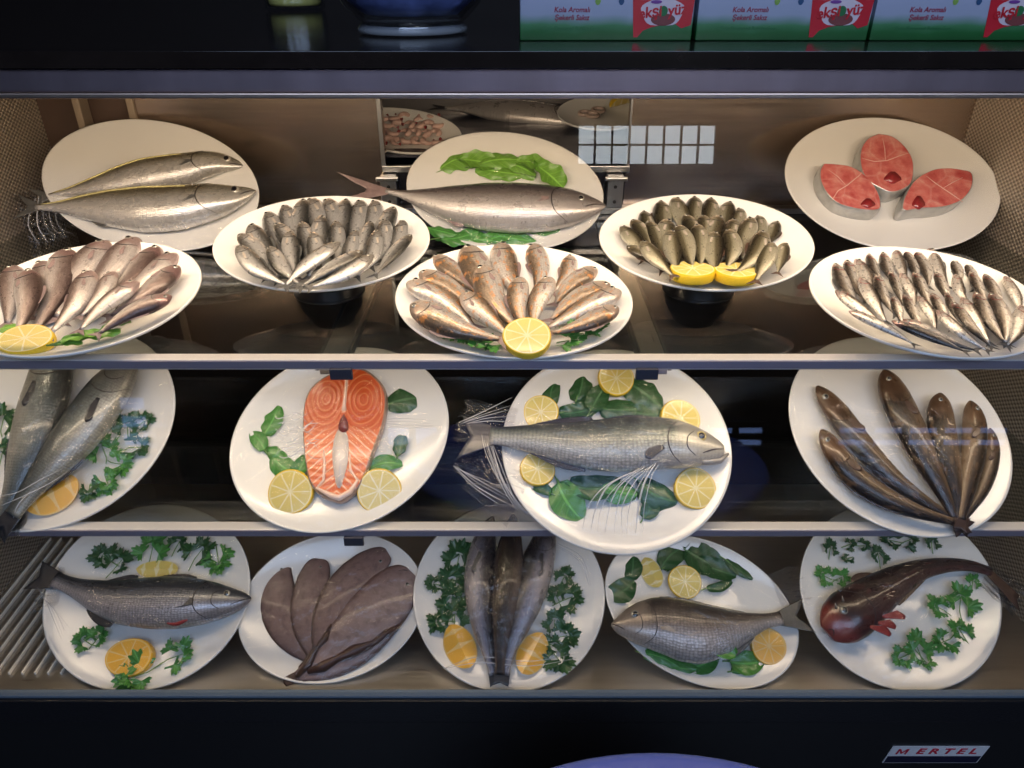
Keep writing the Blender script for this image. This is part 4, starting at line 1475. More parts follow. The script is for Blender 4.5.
for dx in (0, 1):
    q = gb.S(.10 + .05 * dx, .55)
    obj('head_spine', tube_mesh('head_spine', [q, q + Vector((-.004, .006, .010))], [.0022, .0004], 6), M['fin_pale'], g_)

# four soles
K = lambda x, y: (230 + x / 3.84, 500 + y / 3.84)
for sp, h, lab, sk, z in (
        ([K(190, 232), K(180, 320), K(190, 420), K(235, 520), K(320, 622)], 38, 'mauve brown sole, leftmost of four on the white plate', 'sole', .012),
        ([K(345, 226), K(318, 320), K(300, 420), K(312, 520), K(335, 630)], 36, 'narrow mauve brown sole, second from left of four', 'sole', .016),
        ([K(608, 205), K(520, 260), K(430, 350), K(370, 480), K(345, 640)], 35, 'long brown sole leaning right, third from left of four', 'sole', .021),
        ([K(700, 280), K(630, 350), K(540, 450), K(450, 550), K(350, 630), K(255, 678)], 58, 'widest and palest sole, rightmost of four, with a torn dark edge', 'sole_pale', .022)):
    r_, sb = big_fish(P14, 'sole', 'sole', sp, h, lab, sk, 'fin_brown', z, eye=(.08, .25, .010), tail=(.08, .03, -.1), group='soles on the bottom deck', back=-1,
                      mouth=[(.01, -.3), (.03, -.5), (.06, -.55)], fins=(('dorsal_fin', .06, .97, .05, .05, 1, .1), ('anal_fin', .10, .97, .05, .05, -1, .1)))
    if sk == 'sole_pale':
        pts = [(.30, 1.0), (.42, .8), (.52, .72), (.62, .45), (.72, .3), (.82, .25), (.92, .1)]
        P_ = [sb.S(a, v, .0012) for a, v in pts]
        obj('torn_skin', tube_mesh('torn_skin', P_, [.002, .006, .005, .010, .006, .009, .004], 8), simple('dark_torn_skin', (.06, .028, .02), .4, nscale=60, namp=.5, bump=.8), r_, 'dark brown torn skin')
        P_ = [sb.S(a, v, .0010) for a, v in [(.62, -.95), (.72, -.8), (.80, -.85), (.9, -.5), (1.0, .2)]]
        obj('torn_skin', tube_mesh('torn_skin', P_, [.002, .006, .004, .007, .004], 8), M['fin_brown'], r_, 'dark brown torn skin')
obj_tail = None

# two upright grey fish, middle shelf left
K = lambda x, y: (x / 3.657, 340 + y / 3.657)
for sp, h, lab, z in (
        ([K(215, -10), K(190, 100), K(160, 220), K(110, 380), K(55, 540), K(10, 650)], 47, 'grey green fish standing head up, the left one of the pair by the left edge', .034),
        ([K(480, 60), K(425, 150), K(350, 260), K(250, 390), K(140, 520), K(45, 640)], 46, 'grey green fish standing head up, the right one of the pair by the left edge', .040)):
    big_fish(P9, 'bluefish', 'bluefish', sp, h, lab, 'greyfish', 'fin_dark', z, back=1 if False else -1 if h == 47 else 1, eye=(.10, .3, .012), tail=(.12, .06, .4), group='upright pair of grey fish',
             gill=[G1, G2], mouth=[(.0, -.1), (.05, -.25), (.10, -.5)], fins=(('dorsal_fin', .5, .82, .10, .04, 1, .5), ('anal_fin', .58, .82, .10, .04, -1, .5)), pect=(.29, -.2, .14, .05, .1))

# three heads-up fish, bottom centre
K = lambda x, y: (400 + x / 3.66, 500 + y / 3.66)
for sp, h, lab, sk, z, bk in (
        ([K(340, 60), K(305, 170), K(292, 290), K(300, 420), K(320, 540), K(345, 640)], 34, 'blue grey fish, left of the three standing heads up', 'darkfish', .034, -1),
        ([K(545, 60), K(520, 180), K(485, 300), K(445, 420), K(405, 530), K(380, 640)], 37, 'blue grey fish, right of the three standing heads up', 'darkfish', .036, 1),
        ([K(415, 50), K(405, 160), K(395, 290), K(378, 420), K(368, 540), K(365, 640)], 32, 'dark fish back up, between the other two, middle of three', 'darkback', .044, 1)):
    big_fish(P15, 'sea_bass', 'bass', sp, h, lab, sk, 'fin_dark', z, back=bk, eye=(.105, .3, .012), tail=(.06, .04, .3), group='three fish standing heads up',
             gill=[G1, G2] if sk == 'darkfish' else [], mouth=[(.0, -.1), (.04, -.25), (.09, -.5)], pect=(.27, -.1, .14, .05, .1) if sk == 'darkfish' else None,
             fins=(('dorsal_fin', .30, .52, .10, .05, 1, .3, .25),))

# brown fish fan, middle shelf right
K = lambda x, y: (774 + x / 3.84, 350 + y / 3.84)
for sp, h, lab, z, bk in (
        ([K(165, 138), K(235, 230), K(330, 360), K(440, 480), K(560, 570), K(690, 650)], 24, 'brown mottled fish, second from bottom left in the fan of six', .026, 1),
        ([K(182, 305), K(240, 400), K(310, 490), K(420, 565), K(550, 620), K(690, 660)], 24, 'brown mottled fish with pale belly, lowest and leftmost in the fan of six', .034, 1),
        ([K(425, 75), K(470, 190), K(530, 320), K(590, 440), K(650, 550), K(700, 650)], 30, 'thick dark brown fish, tallest in the middle of the fan of six', .030, 1),
        ([K(640, 165), K(640, 270), K(655, 370), K(680, 470), K(700, 560), K(712, 650)], 27, 'dark brown fish, fourth from left in the fan of six', .032, 1),
        ([K(755, 195), K(770, 290), K(765, 400), K(750, 500), K(735, 580), K(722, 650)], 26, 'brown fish with pale shiny belly, second from right in the fan of six', .036, -1),
        ([K(830, 300), K(838, 380), K(828, 460), K(800, 540), K(765, 600), K(728, 655)], 17, 'thin dark fish, rightmost in the fan of six', .024, -1)):
    big_fish(P12, 'goby', 'slim', sp, h, lab, 'brownfish', 'fin_brown', z, back=bk, eye=(.08, .25, .014), tail=(.10, .05, .2), group='fan of brown fish on the middle shelf',
             gill=[G1], mouth=[(.0, .0), (.03, -.2), (.07, -.4)], fins=(('dorsal_fin', .25, .80, .08, .05, 1, .3, .2), ('anal_fin', .45, .80, .08, .05, -1, .3)), pect=(.24, -.1, .11, .05, .3))

# ================================================================== SMALL FISH
G = 'small fish heaped on the upper shelf plates'
rows_of_fish('sardine', P2, [
    ('back', [(205, 340, 245, 470), (257, 320, 275, 450), (305, 305, 310, 450), (342, 298, 345, 450), (390, 300, 390, 450), (437, 303, 420, 450), (487, 305, 450, 450), (535, 305, 480, 440), (578, 325, 530, 470)], 0.0),
    ('middle', [(150, 380, 235, 520), (235, 372, 285, 490), (312, 370, 318, 500), (365, 352, 358, 490), (412, 368, 405, 490), (470, 395, 430, 505), (512, 368, 480, 480), (562, 362, 520, 490), (615, 365, 560, 480)], .013),
    ('front', [(122, 405, 205, 515), (268, 398, 285, 520), (345, 400, 330, 520), (540, 395, 480, 520), (635, 408, 530, 515)], .024),
    ('lowest', [(108, 445, 245, 548), (205, 445, 285, 545), (418, 430, 258, 545), (490, 457, 310, 553), (525, 472, 345, 556)], .034)],
    (200, 100), 3, 'small silver sardine', 'the heaped plate', 'sardines')
rows_of_fish('whiting', P3, [
    ('back', [(50, 505, 20, 660), (140, 490, 110, 640), (215, 458, 110, 680), (325, 432, 160, 640), (418, 422, 240, 610), (485, 448, 300, 620), (530, 468, 340, 640)], .0),
    ('middle', [(95, 518, 55, 690), (285, 520, 160, 690), (350, 520, 250, 640), (545, 506, 340, 640)], .014),
    ('front', [(415, 550, 240, 680), (515, 590, 300, 690)], .024)],
    (0, 100), 3, 'pinkish silver whiting', 'the leftmost upper plate', 'whiting on the leftmost upper plate', thick=1.15)
rows_of_fish('mullet', P5, [
    ('back', [(125, 448, 250, 545), (215, 425, 330, 600), (305, 415, 380, 560), (412, 415, 420, 540), (522, 448, 470, 540), (583, 480, 470, 570)], .0),
    ('middle', [(90, 492, 240, 590), (55, 522, 235, 630), (255, 480, 350, 640), (620, 525, 460, 615), (655, 548, 455, 640)], .014),
    ('front', [(55, 592, 300, 678), (205, 555, 335, 665), (365, 510, 378, 640), (452, 510, 405, 640), (652, 597, 470, 660)], .024)],
    (390, 100), 2.844, 'orange pink red mullet', 'the centre plate', 'red mullets on the centre plate', thick=1.2)
rows_of_fish('scad', P6, [
    ('back', [(158, 338, 200, 440), (210, 308, 235, 420), (255, 298, 290, 410), (312, 295, 320, 400), (366, 300, 345, 400), (415, 310, 400, 410), (452, 330, 420, 420), (512, 352, 480, 440), (563, 368, 520, 440)], .0),
    ('middle', [(95, 382, 165, 470), (130, 362, 185, 460), (175, 368, 225, 480), (222, 362, 260, 490), (292, 350, 320, 470), (340, 350, 345, 450), (380, 352, 370, 480), (432, 362, 410, 470), (482, 358, 450, 470)], .012),
    ('front', [(112, 440, 215, 505), (240, 395, 262, 510), (262, 380, 308, 500), (322, 378, 332, 495), (370, 400, 375, 515), (420, 392, 415, 500)], .022),
    ('lowest', [(152, 428, 245, 520), (528, 402, 450, 510), (545, 432, 500, 535), (585, 432, 565, 512)], .030)],
    (590, 100), 3, 'small olive brown horse mackerel', 'the plate with two lemons', 'horse mackerels', thick=1.1)
rows_of_fish('anchovy', P8, [
    ('back', [(150, 468, 232, 600), (185, 458, 240, 570), (218, 455, 270, 560), (247, 440, 300, 540), (287, 435, 335, 530), (322, 425, 365, 520), (348, 423, 395, 520), (380, 428, 430, 530), (422, 425, 480, 530), (477, 440, 515, 530), (518, 455, 560, 540)], .0),
    ('middle', [(225, 508, 305, 630), (270, 500, 325, 610), (312, 490, 350, 580), (345, 495, 390, 590), (380, 492, 430, 590), (442, 492, 485, 580), (495, 498, 540, 590), (540, 490, 590, 580), (580, 498, 640, 600), (640, 505, 690, 610)], .010),
    ('front', [(352, 555, 405, 660), (395, 560, 450, 655), (430, 552, 490, 650), (470, 550, 520, 640), (515, 565, 600, 690), (550, 550, 640, 690), (602, 552, 650, 690), (690, 590, 655, 700)], .019),
    ('fourth', [(155, 545, 300, 640), (320, 560, 350, 640), (440, 602, 590, 712), (485, 578, 600, 700), (345, 630, 560, 712)], .026),
    ('lowest', [(195, 603, 385, 690), (315, 632, 530, 712)], .032)],
    (780, 100), 2.844, 'thin silver anchovy', 'the upper right plate', 'anchovies on the upper right plate', ext=1.08, thick=1.05)

# ================================================================== FISH STEAKS


def steak(P, name, outline_px, th, label, flesh, skin, z=.006, group=None, skin_label=None, hole=None):
    """a cut slice: outline read as its top face, th thick, skin round the side"""
    ztop = z + th
    pts = [P.loc(x, y, ztop) for x, y in outline_px]
    n = 72
    dense, _ = catmull(list(pts) + [pts[0]], n + 1)
    dense = dense[:-1]
    c = dense.mean(0)
    dense = dense - c
    root = thing(name, label, 'fish steak', P.mat @ Matrix.Translation((c[0], c[1], 0)), group)
    span = np.abs(dense).max()
    prof = [(.985, z), (1.015, z + th * .15), (1.025, z + th * .5), (1.015, z + th * .85), (1.0, ztop - .0008), (.975, ztop)]
    vs, fs = [], []
    for s, zz in prof:
        for p in dense:
            vs.append((p[0] * s, p[1] * s, zz))
    for i in range(len(prof) - 1):
        for k in range(n):
            k2 = (k + 1) % n
            fs.append((i * n + k, i * n + k2, (i + 1) * n + k2, (i + 1) * n + k))
    obj('skin', mesh_from('skin', vs, fs), M[skin], root, skin_label)
    bm = bmesh.new()
    vv = [bm.verts.new((p[0] * .975, p[1] * .975, ztop)) for p in dense]
    f = bm.faces.new(vv)
    bmesh.ops.triangulate(bm, faces=[f])
    for _ in range(3):
        bmesh.ops.subdivide_edges(bm, edges=[e for e in bm.edges if e.calc_length() > .006], cuts=1)
        bmesh.ops.triangulate(bm, faces=bm.faces[:])
    bmesh.ops.recalc_face_normals(bm, faces=bm.faces)
    me = bpy.data.meshes.new('cut_face')
    bm.to_mesh(me)
    bm.free()
    lay = me.uv_layers.new(name='UVMap')
    for poly in me.polygons:
        for li in poly.loop_indices:
            v = me.vertices[me.loops[li].vertex_index].co
            lay.data[li].uv = (v.x / span * .5 + .5, v.y / span * .5 + .5)
    if me.polygons and me.polygons[0].normal.z < 0:
        me.flip_normals()
    obj('cut_face', me, M[flesh], root)
    return root, c, ztop


def tuna_mat():
    t = NT('tuna_flesh')
    uv = t.coord('UV')
    nz = t.noise(5, 4, uv, .6)
    vo = t.n('ShaderNodeTexVoronoi', feature='DISTANCE_TO_EDGE')
    vo.inputs['Scale'].default_value = 2.6
    mp = t.mapping(uv, (1, 1, 1))
    t.l(mp, vo.inputs['Vector'])
    line = t.ramp(vo.outputs[0], [(0.0, (1, 1, 1)), (.05, (0, 0, 0))])
    sp = t.n('ShaderNodeSeparateXYZ')
    t.l(uv, sp.inputs[0])
    c = t.ramp(nz, [(.3, (.50, .09, .085)), (.5, (.66, .18, .16)), (.7, (.74, .33, .28))])
    bl = t.ramp(t.noise(2.2, 2, uv), [(.56, (0, 0, 0)), (.64, (1, 1, 1))])
    c = t.mix(t.math('MULTIPLY', bl, .6), c, (.42, .03, .035))
    c = t.mix(t.math('MULTIPLY', line, .22), c, (.85, .55, .48))
    t.bsdf(c, .25, 0, t.bump(nz, .25, .002), .5, sss=.2)
    return t.done()


def salmon_mat():
    t = NT('salmon_flesh')
    uv = t.coord('UV')
    # two sets of rings, one per loin, mirrored about the bone line
    sep = t.n('ShaderNodeSeparateXYZ')
    t.l(uv, sep.inputs[0])
    x = t.math('ABSOLUTE', t.math('SUBTRACT', sep.outputs[0], .50))
    y = sep.outputs[1]
    dx = t.math('MULTIPLY', t.math('SUBTRACT', x, .13), 1.45)
    dy = t.math('SUBTRACT', y, .72)
    rr = t.math('SQRT', t.math('ADD', t.math('MULTIPLY', dx, dx), t.math('MULTIPLY', dy, dy)))
    nz = t.noise(7, 3, uv)
    k = t.math('SINE', t.math('MULTIPLY', t.math('ADD', rr, t.math('MULTIPLY', nz, .03)), 135))
    up = t.ramp(k, [(.70, (.55, .08, .014)), (.97, (.70, .22, .08))])
    sl = t.math('SINE', t.math('MULTIPLY', t.math('ADD', t.math('ADD', y, t.math('MULTIPLY', x, .9)), t.math('MULTIPLY', nz, .03)), 95))
    low = t.ramp(sl, [(.62, (.72, .18, .06)), (.98, (.84, .50, .34))])
    c = t.mix(t.ramp(y, [(.44, (1, 1, 1)), (.52, (0, 0, 0))]), up, low)
    bone = t.math('MULTIPLY', t.math('LESS_THAN', x, .012), t.math('GREATER_THAN', y, .62))
    c = t.mix(t.math('MULTIPLY', bone, .7), c, (.88, .62, .45))
    t.bsdf(c, .28, 0, t.bump(k, .25, .001), .45, sss=.2)
    return t.done()


M['tuna_flesh'] = tuna_mat()
M['salmon_flesh'] = salmon_mat()
M['silver_skin'] = simple('silver_skin', (.46, .46, .45), .28, .5, nscale=90, namp=.3, coat=.4)
M['salmon_skin'] = simple('pink_grey_skin', (.40, .26, .20), .3, .3, nscale=90, namp=.4, coat=.4)
M['blood_line'] = simple('dark_red_muscle', (.30, .025, .03), .25, coat=.5, nscale=150, namp=.4)
M['fat_line'] = simple('pale_pink_tissue', (.80, .48, .42), .3, coat=.4)
M['salmon_fat'] = simple('pale_salmon_belly', (.86, .62, .50), .3, coat=.4, nscale=60, namp=.12)
K = lambda x, y: (780 + x / 2.844, 100 + y / 2.844)
for outl, lab, dark, lines in (
        ([(280, 95), (318, 102), (352, 128), (376, 165), (380, 205), (372, 238), (345, 256), (315, 262), (285, 250), (255, 232), (235, 205), (228, 170), (232, 135), (252, 108)],
         'pink tuna steak with silver skin, top of the three', (320, 221, 24, 16), ([(232, 165), (268, 175), (305, 172), (342, 158), (368, 150)], [(300, 172), (298, 140), (292, 108)])),
        ([(125, 180), (160, 182), (200, 188), (235, 208), (262, 235), (280, 265), (287, 295), (280, 312), (240, 312), (195, 304), (160, 290), (132, 262), (116, 230), (114, 200)],
         'pink tuna steak with silver skin, lower left of the three', (250, 294, 20, 13), ([(148, 285), (165, 258), (192, 242), (225, 215), (238, 200)], [(188, 243), (165, 218), (140, 200)])),
        ([(405, 212), (440, 197), (480, 193), (520, 198), (545, 206), (549, 235), (538, 262), (515, 285), (480, 300), (440, 306), (395, 308), (352, 314), (350, 290), (365, 255), (382, 230)],
         'pink tuna steak with silver skin, lower right of the three', (394, 292, 18, 18), ([(415, 215), (440, 235), (465, 252), (495, 272), (520, 290)], [(465, 250), (490, 235), (520, 220)]))):
    st, c_, zt = steak(P7, 'tuna_steak', [K(*p) for p in outl], .034, lab, 'tuna_flesh', 'silver_skin', group='tuna steaks', skin_label='silver grey skin edge')

    def L3(x, y, dz=.0003):
        q = P7.loc(*K(x, y), zt) - c_
        return Vector((q[0], q[1], zt + dz))
    for ln in lines:
        obj('tissue_line', tube_mesh('tissue_line', [L3(*p, -.0004) for p in ln], [.0005] + [.0011] * (len(ln) - 2) + [.0005], 6), M['fat_line'], st, 'pale line between the muscles')
    cx_, cy_, rx_, ry_ = dark
    ang = [2 * PI * k / 14 for k in range(14)]
    ring = [L3(cx_ + rx_ * math.cos(a) * (1 + .18 * math.sin(3 * a)), cy_ + ry_ * math.sin(a) * (1 + .15 * math.cos(4 * a)), .0006) for a in ang]
    vs = [L3(cx_, cy_, .0012)] + ring + [v - Vector((0, 0, .001)) for v in ring]
    fs = [(0, 1 + (k + 1) % 14, 1 + k) for k in range(14)] + [(1 + k, 1 + (k + 1) % 14, 15 + (k + 1) % 14, 15 + k) for k in range(14)]
    obj('dark_muscle', mesh_from('dark_muscle', vs, fs), M['blood_line'], st, 'dark red patch')
K = lambda x, y: (220 + x / 3.84, 350 + y / 3.84)
outl = [(520, 66), (560, 78), (600, 108), (630, 150), (636, 210), (622, 290), (600, 350), (578, 410), (558, 470), (528, 530), (490, 562), (462, 578), (425, 570), (380, 548),
        (345, 505), (330, 440), (322, 370), (318, 300), (320, 240), (328, 190), (350, 145), (390, 110), (440, 84), (480, 70)]
st, c_, zt = steak(P10, 'salmon_steak', [K(*p) for p in outl], .022, 'orange horseshoe shaped salmon steak with white fat rings on a plate', 'salmon_flesh', 'salmon_skin', skin_label='greyish pink skin edge')


def L3(x, y, dz=.0003):
    q = P10.loc(*K(x, y), zt) - c_
    return Vector((q[0], q[1], zt + dz))


def patch(name, pts, mat, root, dz, label=None):
    d, _ = catmull([tuple(L3(x, y, dz)) for x, y in pts + pts[:1]], 49)
    d = d[:-1]
    c = d.mean(0)
    vs = [Vector(c) + Vector((0, 0, .0006))] + [Vector(p) for p in d] + [Vector(p) - Vector((0, 0, .0016)) for p in d]
    n = len(d)
    fs = [(0, 1 + (k + 1) % n, 1 + k) for k in range(n)] + [(1 + k, 1 + (k + 1) % n, 1 + n + (k + 1) % n, 1 + n + k) for k in range(n)]
    o = obj(name, mesh_from(name, vs, fs), M[mat], root, label)
    bm = bmesh.new()
    bm.from_mesh(o.data)
    bmesh.ops.recalc_face_normals(bm, faces=bm.faces)
    bm.to_mesh(o.data)
    bm.free()
    return o


M['cavity'] = simple('belly_cavity_membrane', (.74, .66, .60), .3, coat=.4, nscale=70, namp=.12)
M['cavity_dark'] = simple('dark_red_kidney_line', (.20, .05, .045), .3, coat=.4)
patch('belly_cavity', [(476, 300), (492, 340), (492, 420), (478, 480), (462, 530), (448, 520), (438, 470), (432, 400), (440, 340), (456, 305)], 'cavity', st, .0012, 'whitish belly gap')
patch('kidney_line', [(476, 248), (490, 275), (492, 305), (474, 318), (456, 305), (460, 275)], 'cavity_dark', st, .0018, 'dark purple spot above the gap')
obj('belly_lining', tube_mesh('belly_lining', [L3(x, y) for x, y in [(398, 385), (402, 440), (398, 500), (370, 530), (430, 560), (458, 568), (500, 545), (528, 500), (500, 460), (498, 400)]], [.001, .0022, .0024, .002, .0045, .005, .0045, .002, .0022, .001], 8),
    M['salmon_fat'], st, 'pale pink fat lining')
obj('backbone', tube_mesh('backbone', [L3(488, 90), L3(484, 150), L3(478, 205), L3(476, 232)], [.0008, .0011, .0022, .004], 8), M['salmon_fat'], st)

# ================================================================== LEMONS
LS = lambda P, x, y, r, lab, **k: lemon_slice(P, x, y, r, lab, **k)
LS(P3, 27, 341, 27, 'lemon half slice on the leftmost upper plate beside green leaves', z=.022, tx=6, sq=.72, th=.011, group='lemon slices')
LS(P5, 527, 338, 23.5, 'round lemon slice at the front of the red mullet plate', z=.034, tx=10, th=.011, sq=1.0)
LS(P6, 692, 273, 21.5, 'left lemon slice at the front of the horse mackerel plate', z=.034, tx=-16, th=.014, sq=.95)
LS(P6, 736, 274, 21.5, 'right lemon slice at the front of the horse mackerel plate', z=.034, tx=-16, th=.014, sq=.95)
K = lambda x, y: (220 + x / 3.84, 350 + y / 3.84)
LS(P10, *K(273, 546), 22.5, 'left lemon slice below the salmon steak', z=.016, tx=10, th=.011)
LS(P10, *K(612, 541), 22, 'right lemon slice below the salmon steak', z=.016, tx=12, ty=6, th=.011)
K = lambda x, y: (440 + x / 3.413, 350 + y / 3.413)
for (x, y, r, lab) in ((345, 214, 17.5, 'lemon slice left above the tail of the bluefish'), (600, 100, 18, 'lemon slice at the top of the bluefish plate'),
                       (818, 236, 20, 'lemon slice right behind the head of the bluefish'), (870, 474, 21, 'lemon slice below the head of the bluefish'),
                       (332, 408, 17.5, 'lemon slice below the tail of the bluefish')):
    LS(P11, *K(x, y), r, lab, z=.016, tx=random.uniform(-4, 10), ty=random.uniform(-8, 8), th=.010)
K = lambda x, y: (x / 3.656, 500 + y / 3.656)
LS(P13, *K(478, 577), 23.5, 'cut half lemon in front of the sea bass', deep=True, z=.018, tx=4, th=.016, sq=.78)
lemon_wedge(P13, *K(582, 258), 42, 'lemon piece behind the back of the sea bass', rot=0, deep=False, wid=.22, a0=200, a1=350)
K = lambda x, y: (590 + x / 3.656, 500 + y / 3.656)
LS(P16, *K(346, 300), 16.5, 'round lemon slice above the bream', z=.018, tx=6, th=.008)
LS(P16, *K(650, 535), 17.5, 'lemon slice half under the tail of the bream', deep=True, z=.016, tx=8, th=.012)
lemon_wedge(P16, *K(222, 270), 32, 'pale lemon wedge behind the head of the bream', rot=110, deep=False, wid=.34, a0=195, a1=330)
K = lambda x, y: (400 + x / 3.66, 500 + y / 3.66)
lemon_wedge(P15, *K(222, 540), 46, 'lemon wedge left of the three upright fish', rot=-62, wid=.36, a0=200, a1=335, z=.012)
lemon_wedge(P15, *K(484, 566), 44, 'lemon wedge right of the three upright fish', rot=62, wid=.36, a0=205, a1=340, z=.012)
lemon_wedge(P9, 208 / 3.657, 340 + 570 / 3.657, 54, 'lemon wedge below the upright pair of grey fish', rot=32, wid=.36, a0=200, a1=335, z=.012)

# ================================================================== LEAVES
# rocket around the bonito
K = lambda x, y: (390 + x / 2.844, 100 + y / 2.844)
for i, (x, y, r, l, w_, lab) in enumerate((
        (190, 185, 25, 40, 24, 'broad bright leaf, first from left behind the bonito'), (245, 178, -10, 36, 20, 'bright leaf, second from left behind the bonito'),
        (300, 180, 10, 40, 18, 'bright lobed leaf, third from left behind the bonito'), (350, 195, -20, 40, 18, 'bright lobed leaf, fourth from left behind the bonito'),
        (400, 190, -15, 34, 16, 'bright lobed leaf, fifth from left behind the bonito'), (450, 215, -45, 34, 22, 'broad bright leaf, rightmost behind the bonito'),
        (320, 205, 170, 46, 16, 'bright leaf lying low against the back of the bonito'), (140, 358, -15, 30, 12, 'lobed leaf, first from left below the bonito'), (190, 370, 12, 36, 16, 'lobed leaf, second from left below the bonito'),
        (245, 378, -8, 38, 18, 'lobed leaf, third from left below the bonito'), (300, 380, 20, 36, 18, 'lobed leaf, fourth from left below the bonito'),
        (355, 378, -10, 36, 16, 'lobed leaf, fifth from left below the bonito'), (440, 352, -8, 46, 18, 'broad leaf, rightmost below the bonito'))):
    leaf(P4, *K(x, y + (14 if y > 300 else 0)), r, l * 1.2, w_ * 1.35, lab, 'leaf_bright' if y < 300 else 'leaf_mid', z=.010 + .003 * (i % 3), group='rocket leaves round the bonito')
K = lambda x, y: (x / 3, 100 + y / 3)
for i, (x, y, r, l, w_, lab) in enumerate((
        (20, 690, 20, 24, 16, 'small green leaf left of the lemon on the whiting plate'), (235, 715, 25, 40, 18, 'green leaf right of the lemon on the whiting plate'),
        (290, 700, 15, 44, 18, 'green leaf in the middle of the whiting plate front'), (345, 680, 30, 30, 16, 'rightmost green leaf on the whiting plate front'), (200, 735, 5, 30, 12, 'lowest green leaf on the whiting plate'))):
    leaf(P3, *K(x, y), r, l, w_, lab, 'leaf_bright', z=.026 + .003 * (i % 2), group='leaves on the whiting plate')
K = lambda x, y: (390 + x / 2.844, 100 + y / 2.844)
for i, (x, y, r, s, lab) in enumerate(((190, 680, 200, 26, 'leaf sprig at the far left front of the mullet plate'), (235, 690, 170, 28, 'leaf sprig, second from left at the front of the mullet plate'),
                                       (285, 705, 190, 28, 'leaf sprig just left of the lemon on the mullet plate'), (500, 690, 10, 26, 'leaf sprig just right of the lemon on the mullet plate'),
                                       (540, 670, 20, 30, 'leaf sprig, second right of the lemon on the mullet plate'), (585, 655, 15, 24, 'rightmost leaf sprig on the mullet plate'))):
    sprig(P5, *K(x, y), r, s * 1.5, lab, 'leaf_mid' if i else 'leaf_bright', 5, .020, 'greens on the mullet plate', .5)
# salmon plate
K = lambda x, y: (220 + x / 3.84, 350 + y / 3.84)
for i, (x, y, r, l, w_, m, k, lab) in enumerate((
        (195, 275, 70, 36, 20, 'leaf_mid', 'round', 'top leaf left of the salmon steak'), (150, 355, 130, 26, 16, 'leaf_mid', 'round', 'leftmost leaf beside the salmon steak'),
        (200, 405, -30, 38, 18, 'leaf_mid', 'arugula', 'middle leaf left of the salmon steak'), (245, 445, -35, 40, 22, 'leaf_mid', 'round', 'broad leaf above the left lemon slice'),
        (300, 450, 60, 26, 16, 'leaf_mid', 'round', 'leaf touching the lower left of the salmon steak'), (712, 198, 10, 44, 27, 'leaf_dark', 'round', 'dark round leaf right of the salmon steak'),
        (690, 375, 80, 26, 18, 'leaf_dark', 'arugula', 'dark leaf in the middle right of the salmon plate'), (632, 448, 8, 36, 17, 'leaf_mid', 'round', 'leaf above the right lemon slice'),
        (540, 495, 25, 24, 13, 'leaf_mid', 'round', 'small leaf left of the right lemon slice'))):
    leaf(P10, *K(x, y), r, l, w_, lab, m, k, z=.010, group='leaves round the salmon steak')
# bluefish plate
K = lambda x, y: (440 + x / 3.413, 350 + y / 3.413)
for i, (x, y, r, l, w_, m, lab) in enumerate((
        (388, 150, 80, 30, 18, 'leaf_dark', 'dark leaf, first from left above the bluefish'), (475, 130, 75, 34, 24, 'leaf_dark', 'dark leaf, second from left above the bluefish'),
        (535, 170, 60, 34, 22, 'leaf_dark', 'dark leaf, third from left above the bluefish'), (470, 205, 10, 46, 20, 'leaf_dark', 'dark leaf lying along the back of the bluefish'),
        (610, 200, 0, 46, 24, 'leaf_dark', 'dark leaf under the top lemon slice'), (690, 150, -40, 48, 34, 'leaf_dark', 'big dark leaf, first from right above the bluefish'),
        (700, 205, -5, 44, 20, 'leaf_dark', 'dark leaf behind the head of the bluefish'),
        (440, 510, -60, 46, 34, 'leaf_mid', 'big ribbed green leaf below the bluefish'), (350, 480, 160, 22, 12, 'leaf_dark', 'small bluish leaf at the lower left of the bluefish plate'),
        (520, 455, 0, 56, 26, 'leaf_dark', 'long dark leaf under the belly of the bluefish'), (600, 470, -20, 44, 26, 'leaf_mid', 'green leaf in the lower middle of the bluefish plate'),
        (740, 480, -30, 46, 30, 'leaf_dark', 'dark leaf left of the lower right lemon slice'), (710, 540, 60, 28, 18, 'leaf_dark', 'lowest dark leaf on the bluefish plate'))):
    leaf(P11, *K(x, y), r, l, w_, lab, m, 'round', z=.010 + .002 * (i % 3), group='leaves round the bluefish')
# upright pair
K = lambda x, y: (x / 3.657, 340 + y / 3.657)
for i, (x, y, r, s, m, lab) in enumerate((
        (530, 300, 40, 26, 'leaf_dark', 'parsley sprig, highest beside the upright pair'), (470, 320, 100, 30, 'leaf_dark', 'parsley sprig, second highest beside the upright pair'),
        (505, 395, 0, 34, 'leaf_dark', 'parsley sprig, rightmost beside the upright pair'), (380, 400, 120, 40, 'leaf_mid', 'big parsley sprig leaning on the right fish of the pair'),
        (440, 455, -10, 34, 'leaf_mid', 'parsley sprig in the middle beside the upright pair'), (395, 520, -60, 34, 'leaf_mid', 'parsley sprig just above the lemon wedge at the left'),
        (330, 555, -80, 26, 'leaf_dark', 'lowest parsley sprig beside the lemon wedge at the left'), (15, 300, 90, 40, 'leaf_dark', 'dark sprig at the left frame edge, upper'), (12, 420, 90, 40, 'leaf_dark', 'dark sprig at the left frame edge, lower'))):
    sprig(P9, *K(x, y), r, s * 1.2, lab, m, 5, .012, 'parsley beside the upright pair', .7)
